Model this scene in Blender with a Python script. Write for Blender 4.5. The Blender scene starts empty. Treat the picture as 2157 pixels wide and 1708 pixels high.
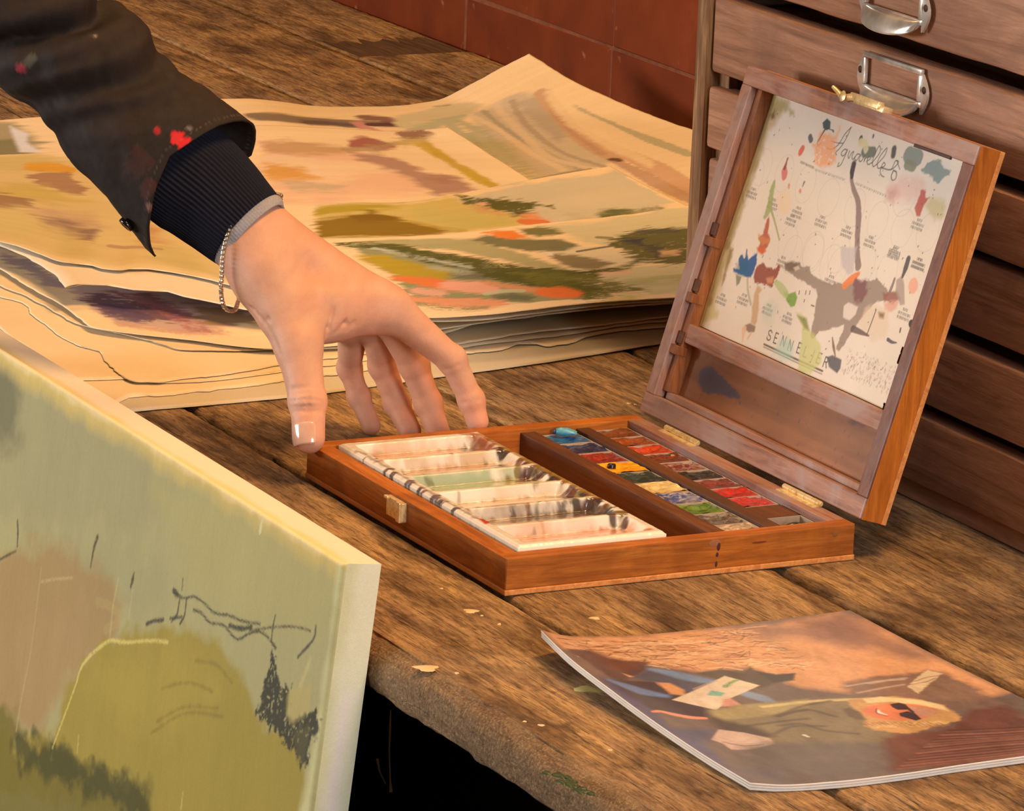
import bpy, bmesh, math
import numpy as np
from mathutils import Matrix, Vector
scene = bpy.context.scene
COL = scene.collection
PI = math.pi

# ------------------------------------------------------------------ camera, world, lights, exposure
CAM_LOC=(2.2695,-1.1731,.748)
CAM_AXES=((0.449988,-0.233494,0.861969),(0.892176,0.075232,-0.445379),(0.039146,0.969444,0.242171))
CAM_LENS=167.163

cam_data = bpy.data.cameras.new('camera'); cam_data.lens = CAM_LENS; cam_data.sensor_width = 36.0
cam_data.clip_start = .05; cam_data.clip_end = 60
cam = bpy.data.objects.new('camera', cam_data); COL.objects.link(cam)
cam.matrix_world = Matrix.Translation(CAM_LOC) @ Matrix(CAM_AXES).to_4x4()
scene.camera = cam
vs = scene.view_settings
vs.view_transform = 'Standard'; vs.look = 'None'; vs.gamma = 1.0; vs.use_curve_mapping = False
vs.exposure = 0.08

world = bpy.data.worlds.new('studio_room'); scene.world = world; world.use_nodes = True
wb = world.node_tree.nodes['Background']
wb.inputs[0].default_value = (1.0, .72, .46, 1); wb.inputs[1].default_value = .10

def area_light(name, loc, target, size, size_y, power, color):
    d = bpy.data.lights.new(name, 'AREA'); d.shape = 'RECTANGLE'; d.size = size; d.size_y = size_y
    d.energy = power; d.color = color
    o = bpy.data.objects.new(name, d); COL.objects.link(o); o.location = loc
    o.rotation_euler = (Vector(target) - Vector(loc)).to_track_quat('-Z', 'Y').to_euler()
    return o
# tall studio window on the open side of the room, neutral daylight
area_light('window_daylight', (-1.5, -2.6, .52), (0, .2, .12), 1.5, .62, 74, (1.0, .90, .80))
# second window down the room, beyond the open end of the bench
area_light('window_daylight_end', (3.3, -.12, 1.0), (0, .0, 0), .8, 1.3, 60, (1.0, .93, .86))
# warm ceiling lamps over the bench
area_light('ceiling_lamp_warm', (.40, .47, 1.75), (-.2, .2, 0), .8, .45, 42, (1.0, .54, .19))
area_light('ceiling_lamp_warm_far', (-1.2, .1, 1.8), (-1.0, .4, 0), .7, .5, 12, (1.0, .54, .19))

# ------------------------------------------------------------------ helpers
def lin(c):
    c = np.asarray(c, float) / 255.0
    return np.where(c <= .04045, c / 12.92, ((c + .055) / 1.055) ** 2.4)
def resample(P,n):
    P=np.asarray(P,float);d=np.r_[0,np.cumsum(np.linalg.norm(np.diff(P,axis=0),axis=1))]
    t=np.linspace(0,d[-1],n)
    # smooth (Catmull/PCHIP-like) interpolation per coordinate
    out=np.empty((n,P.shape[1]))
    if len(P)<3:
        for k in range(P.shape[1]): out[:,k]=np.interp(t,d,P[:,k])
        return out
    h=np.diff(d)[:,None];s=np.diff(P,axis=0)/h
    m=np.vstack([s[:1],(s[:-1]*h[1:]+s[1:]*h[:-1])/(h[:-1]+h[1:]),s[-1:]])
    i=np.clip(np.searchsorted(d,t,side='right')-1,0,len(d)-2)
    x=((t-d[i])/h[i,0])[:,None];H=h[i]
    return (2*x**3-3*x**2+1)*P[i]+(x**3-2*x**2+x)*H*m[i]+(-2*x**3+3*x**2)*P[i+1]+(x**3-x**2)*H*m[i+1]
def coons(far,right,near,left,nu,nv,zmin=None):
    # u: left->right (nu), v: far->near (nv)
    F=resample(far,nu);N=resample(near,nu);L=resample(left,nv);R=resample(right,nv)
    u=np.linspace(0,1,nu)[None,:,None];v=np.linspace(0,1,nv)[:,None,None]
    G=(1-v)*F[None]+v*N[None]+(1-u)*L[:,None]+u*R[:,None]-((1-u)*(1-v)*F[0]+u*(1-v)*F[-1]+(1-u)*v*N[0]+u*v*N[-1])
    if zmin is not None:   # a curled sheet rests on what lies under it instead of dipping through
        d=G[:,:,2]-zmin;G[:,:,2]=zmin+np.where(d>.004,d,.004*np.exp(np.minimum(d-.004,0)/.004))
    return G

def hsh(i, j, s):
    v = np.sin(i * 127.1 + j * 311.7 + s * 74.7) * 43758.5453
    return v - np.floor(v)
def vn(x, y, s=0):
    x = np.asarray(x, float); y = np.asarray(y, float)
    i = np.floor(x); j = np.floor(y); fx = x - i; fy = y - j
    fx = fx * fx * (3 - 2 * fx); fy = fy * fy * (3 - 2 * fy)
    return (hsh(i, j, s) * (1 - fx) + hsh(i + 1, j, s) * fx) * (1 - fy) + (hsh(i, j + 1, s) * (1 - fx) + hsh(i + 1, j + 1, s) * fx) * fy
def fbm(x, y, s=0, o=3):
    r = 0; a = .5; t = 0
    for k in range(o):
        r = r + a * vn(x * 2 ** k, y * 2 ** k, s + k * 17.3); t += a; a *= .5
    return r / t

class Paint:
    """colours the vertices of a flat-ish surface whose own coordinates are U,V (metres or 0..1 scaled by su,sv)"""
    def __init__(s, U, V, base, ref=None, su=1.0, sv=1.0, brush=1.0):
        s.br = brush
        s.U = np.asarray(U, float).ravel() * su; s.V = np.asarray(V, float).ravel() * sv
        s.su, s.sv = su, sv
        s.k = np.ones(3) if ref is None else np.asarray(ref[1]) / lin(ref[0])
        s.C = np.tile(s.alb(base), (s.U.size, 1))
    def alb(s, c): return np.clip(lin(c) * s.k, .004, .92)
    def P(s, pts): return np.asarray(pts, float)[:, :2] * np.array([s.su, s.sv])
    def near(s, P, m):
        lo = P.min(0) - m; hi = P.max(0) + m
        return np.where((s.U > lo[0]) & (s.U < hi[0]) & (s.V > lo[1]) & (s.V < hi[1]))[0]
    def mix(s, i, m, col):
        m = np.clip(m, 0, 1)[:, None]; s.C[i] = s.C[i] * (1 - m) + s.alb(col) * m
    def poly(s, pts, col, a=1, soft=.0008, rough=0, freq=150, dry=0, sd=0, stretch=None):
        stretch = s.br if stretch is None else stretch
        P = s.P(pts); i = s.near(P, soft + rough + .001)
        if not len(i): return
        u = s.U[i]; v = s.V[i]; d = np.full(u.shape, 1e9); ins = np.zeros(u.shape, bool)
        n = len(P)
        for k in range(n):
            A = P[k]; B = P[(k + 1) % n]; e = B - A; wx = u - A[0]; wy = v - A[1]
            t = np.clip((wx * e[0] + wy * e[1]) / (e @ e + 1e-18), 0, 1)
            d = np.minimum(d, (wx - t * e[0]) ** 2 + (wy - t * e[1]) ** 2)
            c = ((A[1] > v) != (B[1] > v))
            with np.errstate(divide='ignore', invalid='ignore'):
                xx = (B[0] - A[0]) * (v - A[1]) / (B[1] - A[1] + 1e-18) + A[0]
            ins ^= c & (u < xx)
        d = np.sqrt(d) * np.where(ins, -1, 1)
        if rough: d = d + rough * (fbm(u * freq, v * freq * stretch, sd, 4) - .5) * 2.4
        m = np.clip(.5 - d / (2 * soft), 0, 1) * a
        if dry: m = m * np.clip((fbm(u * freq * 1.7, v * freq * 1.7 * stretch, sd + 5, 3) - dry) * 6 + .5, 0, 1)
        s.mix(i, m, col)
    def stroke(s, pts, w, col, a=1, soft=None, rough=0, freq=300, dry=0, sd=0, smooth=True):
        P = s.P(pts)
        w = np.asarray(w, float).ravel()
        if len(P) == 1: P = np.vstack([P, P + 1e-6])
        n = max(8, 6 * len(P)) if smooth and len(P) > 2 else len(P)
        Q = resample(P, n) if n != len(P) else P
        W = np.interp(np.linspace(0, 1, len(Q)), np.linspace(0, 1, len(w)), w) if len(w) > 1 else np.full(len(Q), w[0])
        soft = max(.0002, W.max() * .12) if soft is None else soft
        i = s.near(Q, W.max() + soft + rough)
        if not len(i): return
        u = s.U[i]; v = s.V[i]; d = np.full(u.shape, 1e9); al = np.zeros(u.shape); acc = 0
        for k in range(len(Q) - 1):
            e = Q[k + 1] - Q[k]; L = np.hypot(*e); wx = u - Q[k][0]; wy = v - Q[k][1]
            t = np.clip((wx * e[0] + wy * e[1]) / (L * L + 1e-18), 0, 1)
            dd = np.hypot(wx - t * e[0], wy - t * e[1]) - (W[k] * (1 - t) + W[k + 1] * t)
            al = np.where(dd < d, acc + t * L, al); d = np.minimum(d, dd); acc += L
        if rough: d = d + rough * (fbm(u * freq, v * freq * s.br, sd, 3) - .5) * 2.4
        m = np.clip(.5 - d / (2 * soft), 0, 1) * a
        if dry: m = m * np.clip((fbm(al * freq * .25, (d) * freq * 4, sd + 9, 3) - dry) * 7 + .5, 0, 1)
        s.mix(i, m, col)
    def grain(s, fu, fv, amt, sd=0):
        s.C *= (1 + amt * (fbm(s.U * fu, s.V * fv, sd, 4) - .5) * 2)[:, None]
    def dots(s, n, box, r, col, sd=1, a=1):
        g = np.random.default_rng(sd)
        for k in range(n):
            c = np.array([[g.uniform(box[0], box[2]), g.uniform(box[1], box[3])]])
            q = c + np.array([[0, 0], [g.normal(0, r), g.normal(0, r * 1.4)]])
            s.stroke(q / np.array([s.su, s.sv]), r * g.uniform(.4, 1.2), col, a)

# ---- materials
def new_mat(name):
    m = bpy.data.materials.new(name); m.use_nodes = True
    nt = m.node_tree; b = nt.nodes['Principled BSDF']
    return m, nt, b
def nd(nt, t, **kw):
    n = nt.nodes.new(t)
    for k, v in kw.items():
        if k in n.inputs.keys(): n.inputs[k].default_value = v
        else: setattr(n, k, v)
    return n
def ramp(nt, fac, stops):
    r = nt.nodes.new('ShaderNodeValToRGB'); el = r.color_ramp.elements
    while len(el) < len(stops): el.new(.5)
    for e, (p, c) in zip(el, stops):
        e.position = p; e.color = (*c, 1)
    nt.links.new(fac, r.inputs[0]); return r.outputs[0]
def mixc(nt, f, a, b, mode='MIX'):
    m = nt.nodes.new('ShaderNodeMix'); m.data_type = 'RGBA'; m.blend_type = mode
    for s, v in ((0, f), (6, a), (7, b)):
        if hasattr(v, 'is_output'): nt.links.new(v, m.inputs[s])
        else: m.inputs[s].default_value = v if s == 0 else (*v, 1)
    return m.outputs[2]
def math_n(nt, op, a, b=None):
    m = nt.nodes.new('ShaderNodeMath'); m.operation = op
    for s, v in ((0, a), (1, b)):
        if v is None: continue
        if hasattr(v, 'is_output'): nt.links.new(v, m.inputs[s])
        else: m.inputs[s].default_value = v
    return m.outputs[0]
def coords(nt, scale, rot=(0, 0, 0), loc=(0, 0, 0)):
    tc = nt.nodes.new('ShaderNodeTexCoord'); mp = nt.nodes.new('ShaderNodeMapping')
    mp.inputs['Scale'].default_value = scale; mp.inputs['Rotation'].default_value = rot; mp.inputs['Location'].default_value = loc
    nt.links.new(tc.outputs['Object'], mp.inputs[0]); return mp.outputs[0]
def noise(nt, vec, scale, detail=4, rough=.55, dist=0):
    n = nd(nt, 'ShaderNodeTexNoise', Scale=scale, Detail=detail, Roughness=rough, Distortion=dist)
    nt.links.new(vec, n.inputs['Vector']); return n.outputs['Fac']
def bump(nt, b, h, strength, dist=.001):
    n = nd(nt, 'ShaderNodeBump', Strength=strength, Distance=dist)
    nt.links.new(h, n.inputs['Height']); nt.links.new(n.outputs[0], b.inputs['Normal'])
def plain(name, c, rough=.5, metal=0, vary=.12, scale=60, bmp=.1, spec=None):
    m, nt, b = new_mat(name); c = tuple(lin(c))
    n = noise(nt, coords(nt, (1, 1, 1)), scale, 5)
    col = ramp(nt, n, [(.3, tuple(x * (1 - vary) for x in c)), (.7, tuple(min(1, x * (1 + vary)) for x in c))])
    nt.links.new(col, b.inputs['Base Color']); b.inputs['Roughness'].default_value = rough; b.inputs['Metallic'].default_value = metal
    if spec is not None: b.inputs['Specular IOR Level'].default_value = spec
    if bmp: bump(nt, b, n, bmp, .0006)
    return m
def attr_mat(name, rough=.6, spec=.5, bscale=900, bmp=.08, coat=0, sss=0, rough_map=None, backface=None):
    m, nt, b = new_mat(name)
    a = nt.nodes.new('ShaderNodeAttribute'); a.attribute_name = 'Col'
    n = noise(nt, coords(nt, (1, 1, 1)), bscale, 3)
    c = mixc(nt, .06, a.outputs['Color'], ramp(nt, n, [(.3, (.2, .2, .2)), (.7, (1, 1, 1))]), 'MULTIPLY')
    if backface is not None:
        g = nt.nodes.new('ShaderNodeNewGeometry')
        c = mixc(nt, g.outputs['Backfacing'], c, backface)
    nt.links.new(c, b.inputs['Base Color'])
    b.inputs['Roughness'].default_value = rough; b.inputs['Specular IOR Level'].default_value = spec
    if coat: b.inputs['Coat Weight'].default_value = coat; b.inputs['Coat Roughness'].default_value = .12
    if sss:
        b.inputs['Subsurface Weight'].default_value = sss; b.inputs['Subsurface Radius'].default_value = (1.0, .35, .18)
        b.inputs['Subsurface Scale'].default_value = .004
    if bmp: bump(nt, b, n, bmp, .0004)
    return m
def wood(name, dark, mid, light, axis='x', grain=1.0, rough=.5, stain=None, stain_amt=.5, stain_scale=12, bmp=.25, spec=.4):
    """long-grained timber: fine fibres, broad figure, optional stains"""
    m, nt, b = new_mat(name)
    st = {'x': (1, 14, 14), 'y': (14, 1, 14), 'z': (14, 14, 1)}[axis]
    v = coords(nt, tuple(x * grain for x in st))
    fig = noise(nt, v, 9, 6, .6, 1.2)
    fib = noise(nt, coords(nt, tuple(x * grain * 3 for x in st)), 22, 4, .7)
    c = ramp(nt, fig, [(.28, tuple(lin(dark))), (.5, tuple(lin(mid))), (.74, tuple(lin(light)))])
    c = mixc(nt, .35, c, ramp(nt, fib, [(.3, (.35, .3, .28)), (.65, (1, 1, 1))]), 'MULTIPLY')
    if stain is not None:
        s = noise(nt, coords(nt, (1, 1, 1)), stain_scale, 5, .6, .6)
        f = ramp(nt, s, [(.45, (0, 0, 0)), (.62, (stain_amt,) * 3)])
        c = mixc(nt, f, c, tuple(lin(stain)))
    nt.links.new(c, b.inputs['Base Color']); b.inputs['Roughness'].default_value = rough; b.inputs['Specular IOR Level'].default_value = spec
    bump(nt, b, fib, bmp, .0008)
    return m

# ---- objects
ROOT = {}
def setp(o, label=None, cat=None, group=None, kind=None):
    if label: o['label'] = label
    if cat: o['category'] = cat
    if group: o['group'] = group
    if kind: o['kind'] = kind
    return o
def thing(name, label, cat, loc=(0, 0, 0), group=None, kind=None):
    o = bpy.data.objects.new(name, None); COL.objects.link(o); o.location = loc; o.empty_display_size = .02
    ROOT[o.name] = np.array(loc, float); return setp(o, label, cat, group, kind)
def mk(name, V, F, mat, parent=None, smooth=False, col=None, origin=None):
    """one mesh object from world-space vertices"""
    V = np.asarray(V, float).reshape(-1, 3)
    if parent is not None: org = ROOT[parent.name]
    elif origin is not None: org = np.asarray(origin, float)
    else: org = np.array([V[:, 0].mean(), V[:, 1].mean(), V[:, 2].min()])
    me = bpy.data.meshes.new(name)
    F = np.asarray(F) if isinstance(F, np.ndarray) else F
    if isinstance(F, np.ndarray):
        k = F.shape[1]; me.vertices.add(len(V)); me.vertices.foreach_set('co', (V - org).astype(np.float32).ravel())
        me.loops.add(F.size); me.loops.foreach_set('vertex_index', F.astype(np.int32).ravel())
        me.polygons.add(len(F)); me.polygons.foreach_set('loop_start', np.arange(0, F.size, k, dtype=np.int32))
        me.update(calc_edges=True)
    else:
        me.from_pydata([tuple(v) for v in (V - org)], [], F)
    if smooth: me.polygons.foreach_set('use_smooth', np.ones(len(me.polygons), bool))
    if col is not None:
        at = me.color_attributes.new('Col', 'FLOAT_COLOR', 'POINT')
        at.data.foreach_set('color', np.c_[col, np.ones(len(col))].astype(np.float32).ravel())
    me.materials.append(mat); me.update()
    o = bpy.data.objects.new(name, me); COL.objects.link(o)
    if parent is not None: o.parent = parent; ROOT[o.name] = org
    else: o.location = org; ROOT[o.name] = org
    if parent is not None and parent.type == 'EMPTY': pass
    return o
def grid_faces(nr, nc, wrap=False):
    j = np.arange(nc if wrap else nc - 1); i = np.arange(nr - 1)
    I, J = np.meshgrid(i, j, indexing='ij'); J2 = (J + 1) % nc
    return np.stack([I * nc + J, I * nc + J2, (I + 1) * nc + J2, (I + 1) * nc + J], -1).reshape(-1, 4)
class MB:
    def __init__(s): s.v = []; s.f = []
    def add(s, V, F):
        n = len(s.v); s.v += [tuple(map(float, v)) for v in V]; s.f += [tuple(int(i) + n for i in f) for f in F]; return s
    def box(s, lo, hi, M=None, bev=0.0, jit=0, seed=0):
        lo = np.array(lo, float); hi = np.array(hi, float)
        if bev <= 0:
            V = np.array([[(lo, hi)[a][0], (lo, hi)[b][1], (lo, hi)[c][2]] for a in (0, 1) for b in (0, 1) for c in (0, 1)])
            F = [(0, 1, 3, 2), (4, 6, 7, 5), (0, 4, 5, 1), (2, 3, 7, 6), (0, 2, 6, 4), (1, 5, 7, 3)]
        else:
            bm = bmesh.new(); bmesh.ops.create_cube(bm, size=1)
            for v in bm.verts: v.co = Vector([lo[k] + (v.co[k] + .5) * (hi[k] - lo[k]) for k in range(3)])
            bmesh.ops.bevel(bm, geom=bm.edges[:], offset=min(bev, (hi - lo).min() * .45), segments=2, affect='EDGES', profile=.6)
            bm.verts.index_update(); V = np.array([v.co[:] for v in bm.verts]); F = [[v.index for v in f.verts] for f in bm.faces]; bm.free()
        if M is not None: V = M(V)
        return s.add(V, F)
    def tube(s, P, r, n=8, cap=True):
        P = np.asarray(P, float); r = np.broadcast_to(r, (len(P),)); V = []
        T = np.gradient(P, axis=0); T /= np.linalg.norm(T, axis=1)[:, None] + 1e-12
        a = np.cross(T[0], [0, 0, 1.]);
        if np.linalg.norm(a) < .1: a = np.cross(T[0], [1., 0, 0])
        a /= np.linalg.norm(a)
        for k in range(len(P)):
            a = a - T[k] * (a @ T[k]); a /= np.linalg.norm(a); b = np.cross(T[k], a)
            for j in range(n):
                t = 2 * PI * j / n; V.append(P[k] + r[k] * (math.cos(t) * a + math.sin(t) * b))
        F = [tuple(x) for x in grid_faces(len(P), n, True)]
        if cap: F += [tuple(range(n))[::-1], tuple(range((len(P) - 1) * n, len(P) * n))]
        return s.add(V, F)
    def build(s, name, mat, parent=None, smooth=False, origin=None):
        o = mk(name, s.v, s.f, mat, parent, smooth, origin=origin); return o
def shade_auto(o, ang=35):
    me = o.data; me.polygons.foreach_set('use_smooth', np.ones(len(me.polygons), bool))
    bm = bmesh.new(); bm.from_mesh(me); a = math.radians(ang)
    for e in bm.edges:
        if len(e.link_faces) == 2 and e.calc_face_angle(0) > a: e.smooth = False
    bm.to_mesh(me); bm.free(); return o

# ------------------------------------------------------------------ setting: floor, tiled wall
M_floor = plain('dark_floor', (58, 46, 38), .8)
setp(mk('floor', [(-3.2, -3.2, -.78), (3.2, -3.2, -.78), (3.2, .80, -.78), (-3.2, .80, -.78)], [(0, 1, 2, 3)], M_floor), kind='structure')
M_grout = plain('tile_grout', (124, 70, 44), .85, vary=.25, scale=90)
wall = setp(MB().box((-3.2, .7777, -.78), (3.2, .86, 2.4)).build('wall_back', M_grout), kind='structure')
m, nt, b = new_mat('red_glazed_tile')
v = coords(nt, (1, 1, 1)); n1 = noise(nt, v, 9, 5, .6, .5); n2 = noise(nt, v, 60, 4)
c = ramp(nt, n1, [(.3, tuple(lin((92, 36, 14)))), (.55, tuple(lin((116, 48, 20)))), (.75, tuple(lin((130, 62, 32))))])
c = mixc(nt, ramp(nt, n2, [(.68, (0, 0, 0)), (.74, (.5, .5, .5))]), c, tuple(lin((178, 120, 86))))
nt.links.new(c, b.inputs['Base Color']); b.inputs['Roughness'].default_value = .42; bump(nt, b, n1, .15, .002)
M_tile = m
tm = bmesh.new(); bmesh.ops.create_cube(tm, size=1)
TW = .2870
for vtx in tm.verts: vtx.co = Vector((vtx.co.x * (TW - .0022), vtx.co.y * .008, vtx.co.z * (.150 - .0022)))
bmesh.ops.bevel(tm, geom=tm.edges[:], offset=.0015, segments=1, affect='EDGES')
tile_me = bpy.data.meshes.new('tile'); tm.to_mesh(tile_me); tm.free(); tile_me.materials.append(M_tile)
for r_ in range(-1, 5):
    for c_ in range(-3, 6):
        xx = -1.343 + (c_ + .5) * TW + (.0 if r_ % 2 == 0 else .003); zz_ = .0487 - .075 + r_ * .150
        t_ = bpy.data.objects.new('tile', tile_me); COL.objects.link(t_); t_.parent = wall
        t_.location = Vector((xx, .7808 + .0005 * math.sin(c_ * 3.1 + r_ * 5.7), zz_)) - wall.location
        t_.rotation_euler = (0, .004 * math.sin(c_ * 7 + r_), .005 * math.sin(c_ * 2.3 + r_ * 1.9))

# ------------------------------------------------------------------ workbench of old planks
m, nt, b = new_mat('weathered_bench_wood')
v = coords(nt, (1.1, 15, 15)); fig = noise(nt, v, 7, 6, .62, 1.0)
fib = noise(nt, coords(nt, (6, 60, 40)), 16, 6, .75); patch = noise(nt, coords(nt, (1, 1.8, 1)), 7, 5, .6, .5)
c = ramp(nt, fig, [(.25, tuple(lin((128, 92, 58)))), (.45, tuple(lin((190, 156, 114)))), (.62, tuple(lin((230, 192, 136)))), (.8, tuple(lin((208, 178, 140))))])
c = mixc(nt, ramp(nt, patch, [(.42, (0, 0, 0)), (.62, (.55, .55, .55))]), c, tuple(lin((172, 150, 130))))
c = mixc(nt, ramp(nt, noise(nt, coords(nt, (1, 2.2, 1), loc=(3, 1, 0)), 9, 5, .65, .4), [(.47, (0, 0, 0)), (.66, (.82, .82, .82))]), c, tuple(lin((84, 58, 40))))
c = mixc(nt, ramp(nt, noise(nt, coords(nt, (1, 2.0, 1), loc=(5, 2, 1)), 46, 5, .7, .8), [(.52, (0, 0, 0)), (.66, (.55, .55, .55))]), c, tuple(lin((88, 62, 42))))
c = mixc(nt, .55, c, ramp(nt, noise(nt, coords(nt, (2.4, 17, 12), loc=(2, 5, 1)), 15, 4, .65, .4), [(.38, (.22, .18, .15)), (.52, (.92, .9, .88)), (.8, (1, 1, 1))]), 'MULTIPLY')
c = mixc(nt, .85, c, ramp(nt, fib, [(.34, (.12, .09, .07)), (.50, (.85, .83, .80)), (.8, (1, 1, 1))]), 'MULTIPLY')
crk = noise(nt, coords(nt, (2.2, 46, 10), loc=(1, 2, 3)), 9, 4, .6, .6)
c = mixc(nt, ramp(nt, crk, [(.30, (.9, .9, .9)), (.36, (0, 0, 0))]), c, tuple(lin((30, 18, 8))))
sx = nt.nodes.new('ShaderNodeSeparateXYZ'); tcn = nt.nodes.new('ShaderNodeTexCoord'); nt.links.new(tcn.outputs['Object'], sx.inputs[0])
arris = nd(nt, 'ShaderNodeMapRange'); arris.inputs[1].default_value = -.394; arris.inputs[2].default_value = -.407; nt.links.new(math_n(nt, 'ADD', sx.outputs[1], math_n(nt, 'MULTIPLY', noise(nt, coords(nt, (1, 1, 1)), 25, 3), -.012)), arris.inputs[0])
grit = ramp(nt, noise(nt, coords(nt, (1, 1, 1)), 620, 5, .75), [(.34, tuple(lin((58, 42, 30)))), (.52, tuple(lin((122, 94, 66)))), (.70, tuple(lin((190, 162, 122))))])
c = mixc(nt, math_n(nt, 'MULTIPLY', arris.outputs[0], .8), c, grit)
spk = noise(nt, coords(nt, (1, 1, 1)), 330, 3, .6)
c = mixc(nt, ramp(nt, spk, [(.70, (0, 0, 0)), (.76, (.6, .6, .6))]), c, tuple(lin((214, 186, 146))))
nt.links.new(c, b.inputs['Base Color']); b.inputs['Roughness'].default_value = .62; b.inputs['Specular IOR Level'].default_value = .35
hgt = math_n(nt, 'ADD', math_n(nt, 'MULTIPLY', fib, .7), math_n(nt, 'MULTIPLY', ramp(nt, crk, [(.28, (0, 0, 0)), (.4, (1, 1, 1))]), .8))
bump(nt, b, hgt, .9, .0018)
M_bench = m
bench = thing('workbench', 'old brown plank workbench with gaps between boards and a ragged front edge', 'workbench', (-.5, .3, -.78))
def plank(x0, x1, y0, y1, z0=-.028, z1=0, seed=0, rag=.0012, front=False):
    nx = int((x1 - x0) / .006); X = np.linspace(x0, x1, nx)
    prof = []
    R = .0022
    W = y1 - y0
    if front:   # worn, battered front arris
        prof = [(0.0035, z0), (0.0005, z0 + .004), (-.0005, z0 + .010), (0, z0 + .016), (.0015, z1 - .007), (.005, z1 - .0025), (.010, z1 - .0006)]
    else: prof = [(0, z0), (0, z1 - .006), (.0006, z1 - R), (R, z1 - .0004), (.006, z1)]
    prof += [(W * k / 10, z1) for k in range(1, 10)]
    prof += [(W - .006, z1), (W - R, z1 - .0004), (W - .0006, z1 - R), (W, z1 - .006), (W, z0)]
    prof = np.array(prof); n = len(prof); V = np.zeros((nx, n, 3))
    V[:, :, 0] = X[:, None]; V[:, :, 1] = y0 + prof[None, :, 0]; V[:, :, 2] = prof[None, :, 1]
    for k in range(n):
        edge = min(prof[k, 0], W - prof[k, 0]) < .0105
        if edge:
            a = rag * (3.0 if front and prof[k, 0] < W / 2 else 1.0)
            V[:, k, 1] += a * (fbm(X * 55, X * 0 + k * (.9 if front else .15), seed + (0 if prof[k, 0] < W / 2 else 31), 4) - .5) * 2
            V[:, k, 2] -= (a * .8 * np.abs(fbm(X * 80, X * 0 + k * .4, seed + 7, 3) - .5) * 2 if 0 < k < n - 1 else 0)
    V = V.reshape(-1, 3); F = [tuple(f) for f in grid_faces(nx, n, True)] + [tuple(range(n)), tuple(range((nx - 1) * n, nx * n))[::-1]]
    o = mk('plank', V, F, M_bench, bench, True); shade_auto(o, 50); return o
for k, (x0, x1, y0, y1) in enumerate([(-2.3, .75, -.108, -.0008), (-2.3, .75, .0042, .1735), (-2.3, .75, .1805, .349), (-2.3, .75, .3515, .5185),
                                      (-2.3, .75, .5215, .652), (-2.3, -1.611, .6575, .775), (-1.6085, .75, .6575, .775)]):
    plank(x0, x1, y0, y1, seed=k * 5 + 1, rag=.0018 if k in (1, 2) else .001, front=(k == 0), z1=(-.0012 if k == 5 else 0))
M_burn = wood('scorched_plank', (58, 42, 30), (88, 66, 46), (112, 86, 62), 'x', 1.2, .8)
bp = [(-1.6573,.7357),(-1.7095,.7499),(-1.7289,.7368),(-1.5732,.6611)]     # plank end darkened by wear, ragged on its far side
V = [(-1.612, bp[3][1] + .002), (-1.612, .770)]; g_ = np.random.default_rng(2)
V += [(-1.612 - .05 - .035 * abs(math.sin(k * 1.9)) - .01 * g_.random(), .770 - (.770 - bp[3][1] - .002) * k / 14) for k in range(15)]
mk('dark_worn_patch', np.array([(x, y, -.0008) for x, y in V]), [tuple(range(len(V)))], M_burn, bench)
M_black = plain('black_painted_timber', (20, 15, 12), .85, spec=.1)
MB().box((-2.2, -.02, -.70), (.70, .0, -.0285)).build('front_panel', M_black, bench)
for lx in (-2.2, .62):
    for ly in (.03, .69): MB().box((lx, ly, -.78), (lx + .08, ly + .08, -.0285), bev=.004).build('leg', M_black, bench)
M_drip = plain('cream_paint', (222, 196, 158), .5, vary=.1)
# dried white paint run on the black front panel, below the edge of the bench
dr = MB(); dr.tube([(x, -.0205, z) for x, z in [(-.0989,-.094),(-.0988,-.1041),(-.0989,-.1186),(-.0964,-.1352),(-.0945,-.1428)]], [.0004, .0007, .0005, .0004, .0012], 6)
dr.tube([(x, -.0205, z) for x, z in [(-.1144,-.1287),(-.1106,-.1354),(-.1025,-.1401)]], [.0009, .0006, .0004], 6)
dr.build('paint_drip', M_drip, bench)
def blob(name, cx_, cy_, rx, ry, mat, parent, seed=0, z=.0, h=.0005, rot=0):
    t = np.linspace(0, 2 * PI, 15)[:-1]; rr = 1 + .22 * np.sin(3 * t + seed) + .12 * np.sin(5 * t + seed * 2.1)
    V = [(cx_, cy_, z + h)]
    for q, zz in ((.75, h * .9), (1, 0)):
        for a, k in zip(t, rr):
            x = rx * q * k * math.cos(a); y = ry * q * k * math.sin(a)
            V.append((cx_ + x * math.cos(rot) - y * math.sin(rot), cy_ + x * math.sin(rot) + y * math.cos(rot), z + zz))
    F = [(0, 1 + i, 1 + (i + 1) % 14) for i in range(14)] + [(1 + i, 15 + i, 15 + (i + 1) % 14, 1 + (i + 1) % 14) for i in range(14)]
    return mk(name, V, F, mat, parent, True)
M_greenpaint = plain('green_paint', (40, 62, 38), .5, vary=.3, scale=200)
for k, (x, y) in enumerate([(.0189,-.0306),(.0291,-.029),(.047,-.0271),(.1063,-.1002),(.1201,-.089),(.1691,-.0358),(.054,.0284),(.2154,-.0875),(.2634,-.073),(.2069,-.0927),(-.0261,-.0269),(-.3737,.2786),(-.3702,.2812)]):
    rx, ry = [(.0040, .0038), (.0009, .0008), (.0010, .0018), (.0064, .0058), (.0012, .0012), (.0085, .0052), (.0030, .0022), (.0018, .0012), (.0012, .001), (.0010, .0009), (.0010, .0008), (.0016, .001), (.0010, .0008)][k]
    blob('paint_drop', x, y, rx, ry, M_drip if k != 5 else plain('pale_green_paint', (200, 196, 128), .5), bench, k * 1.7, rot=.9)
gq = np.random.default_rng(6); gc = [(.3009,-.1159)][0]
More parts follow.
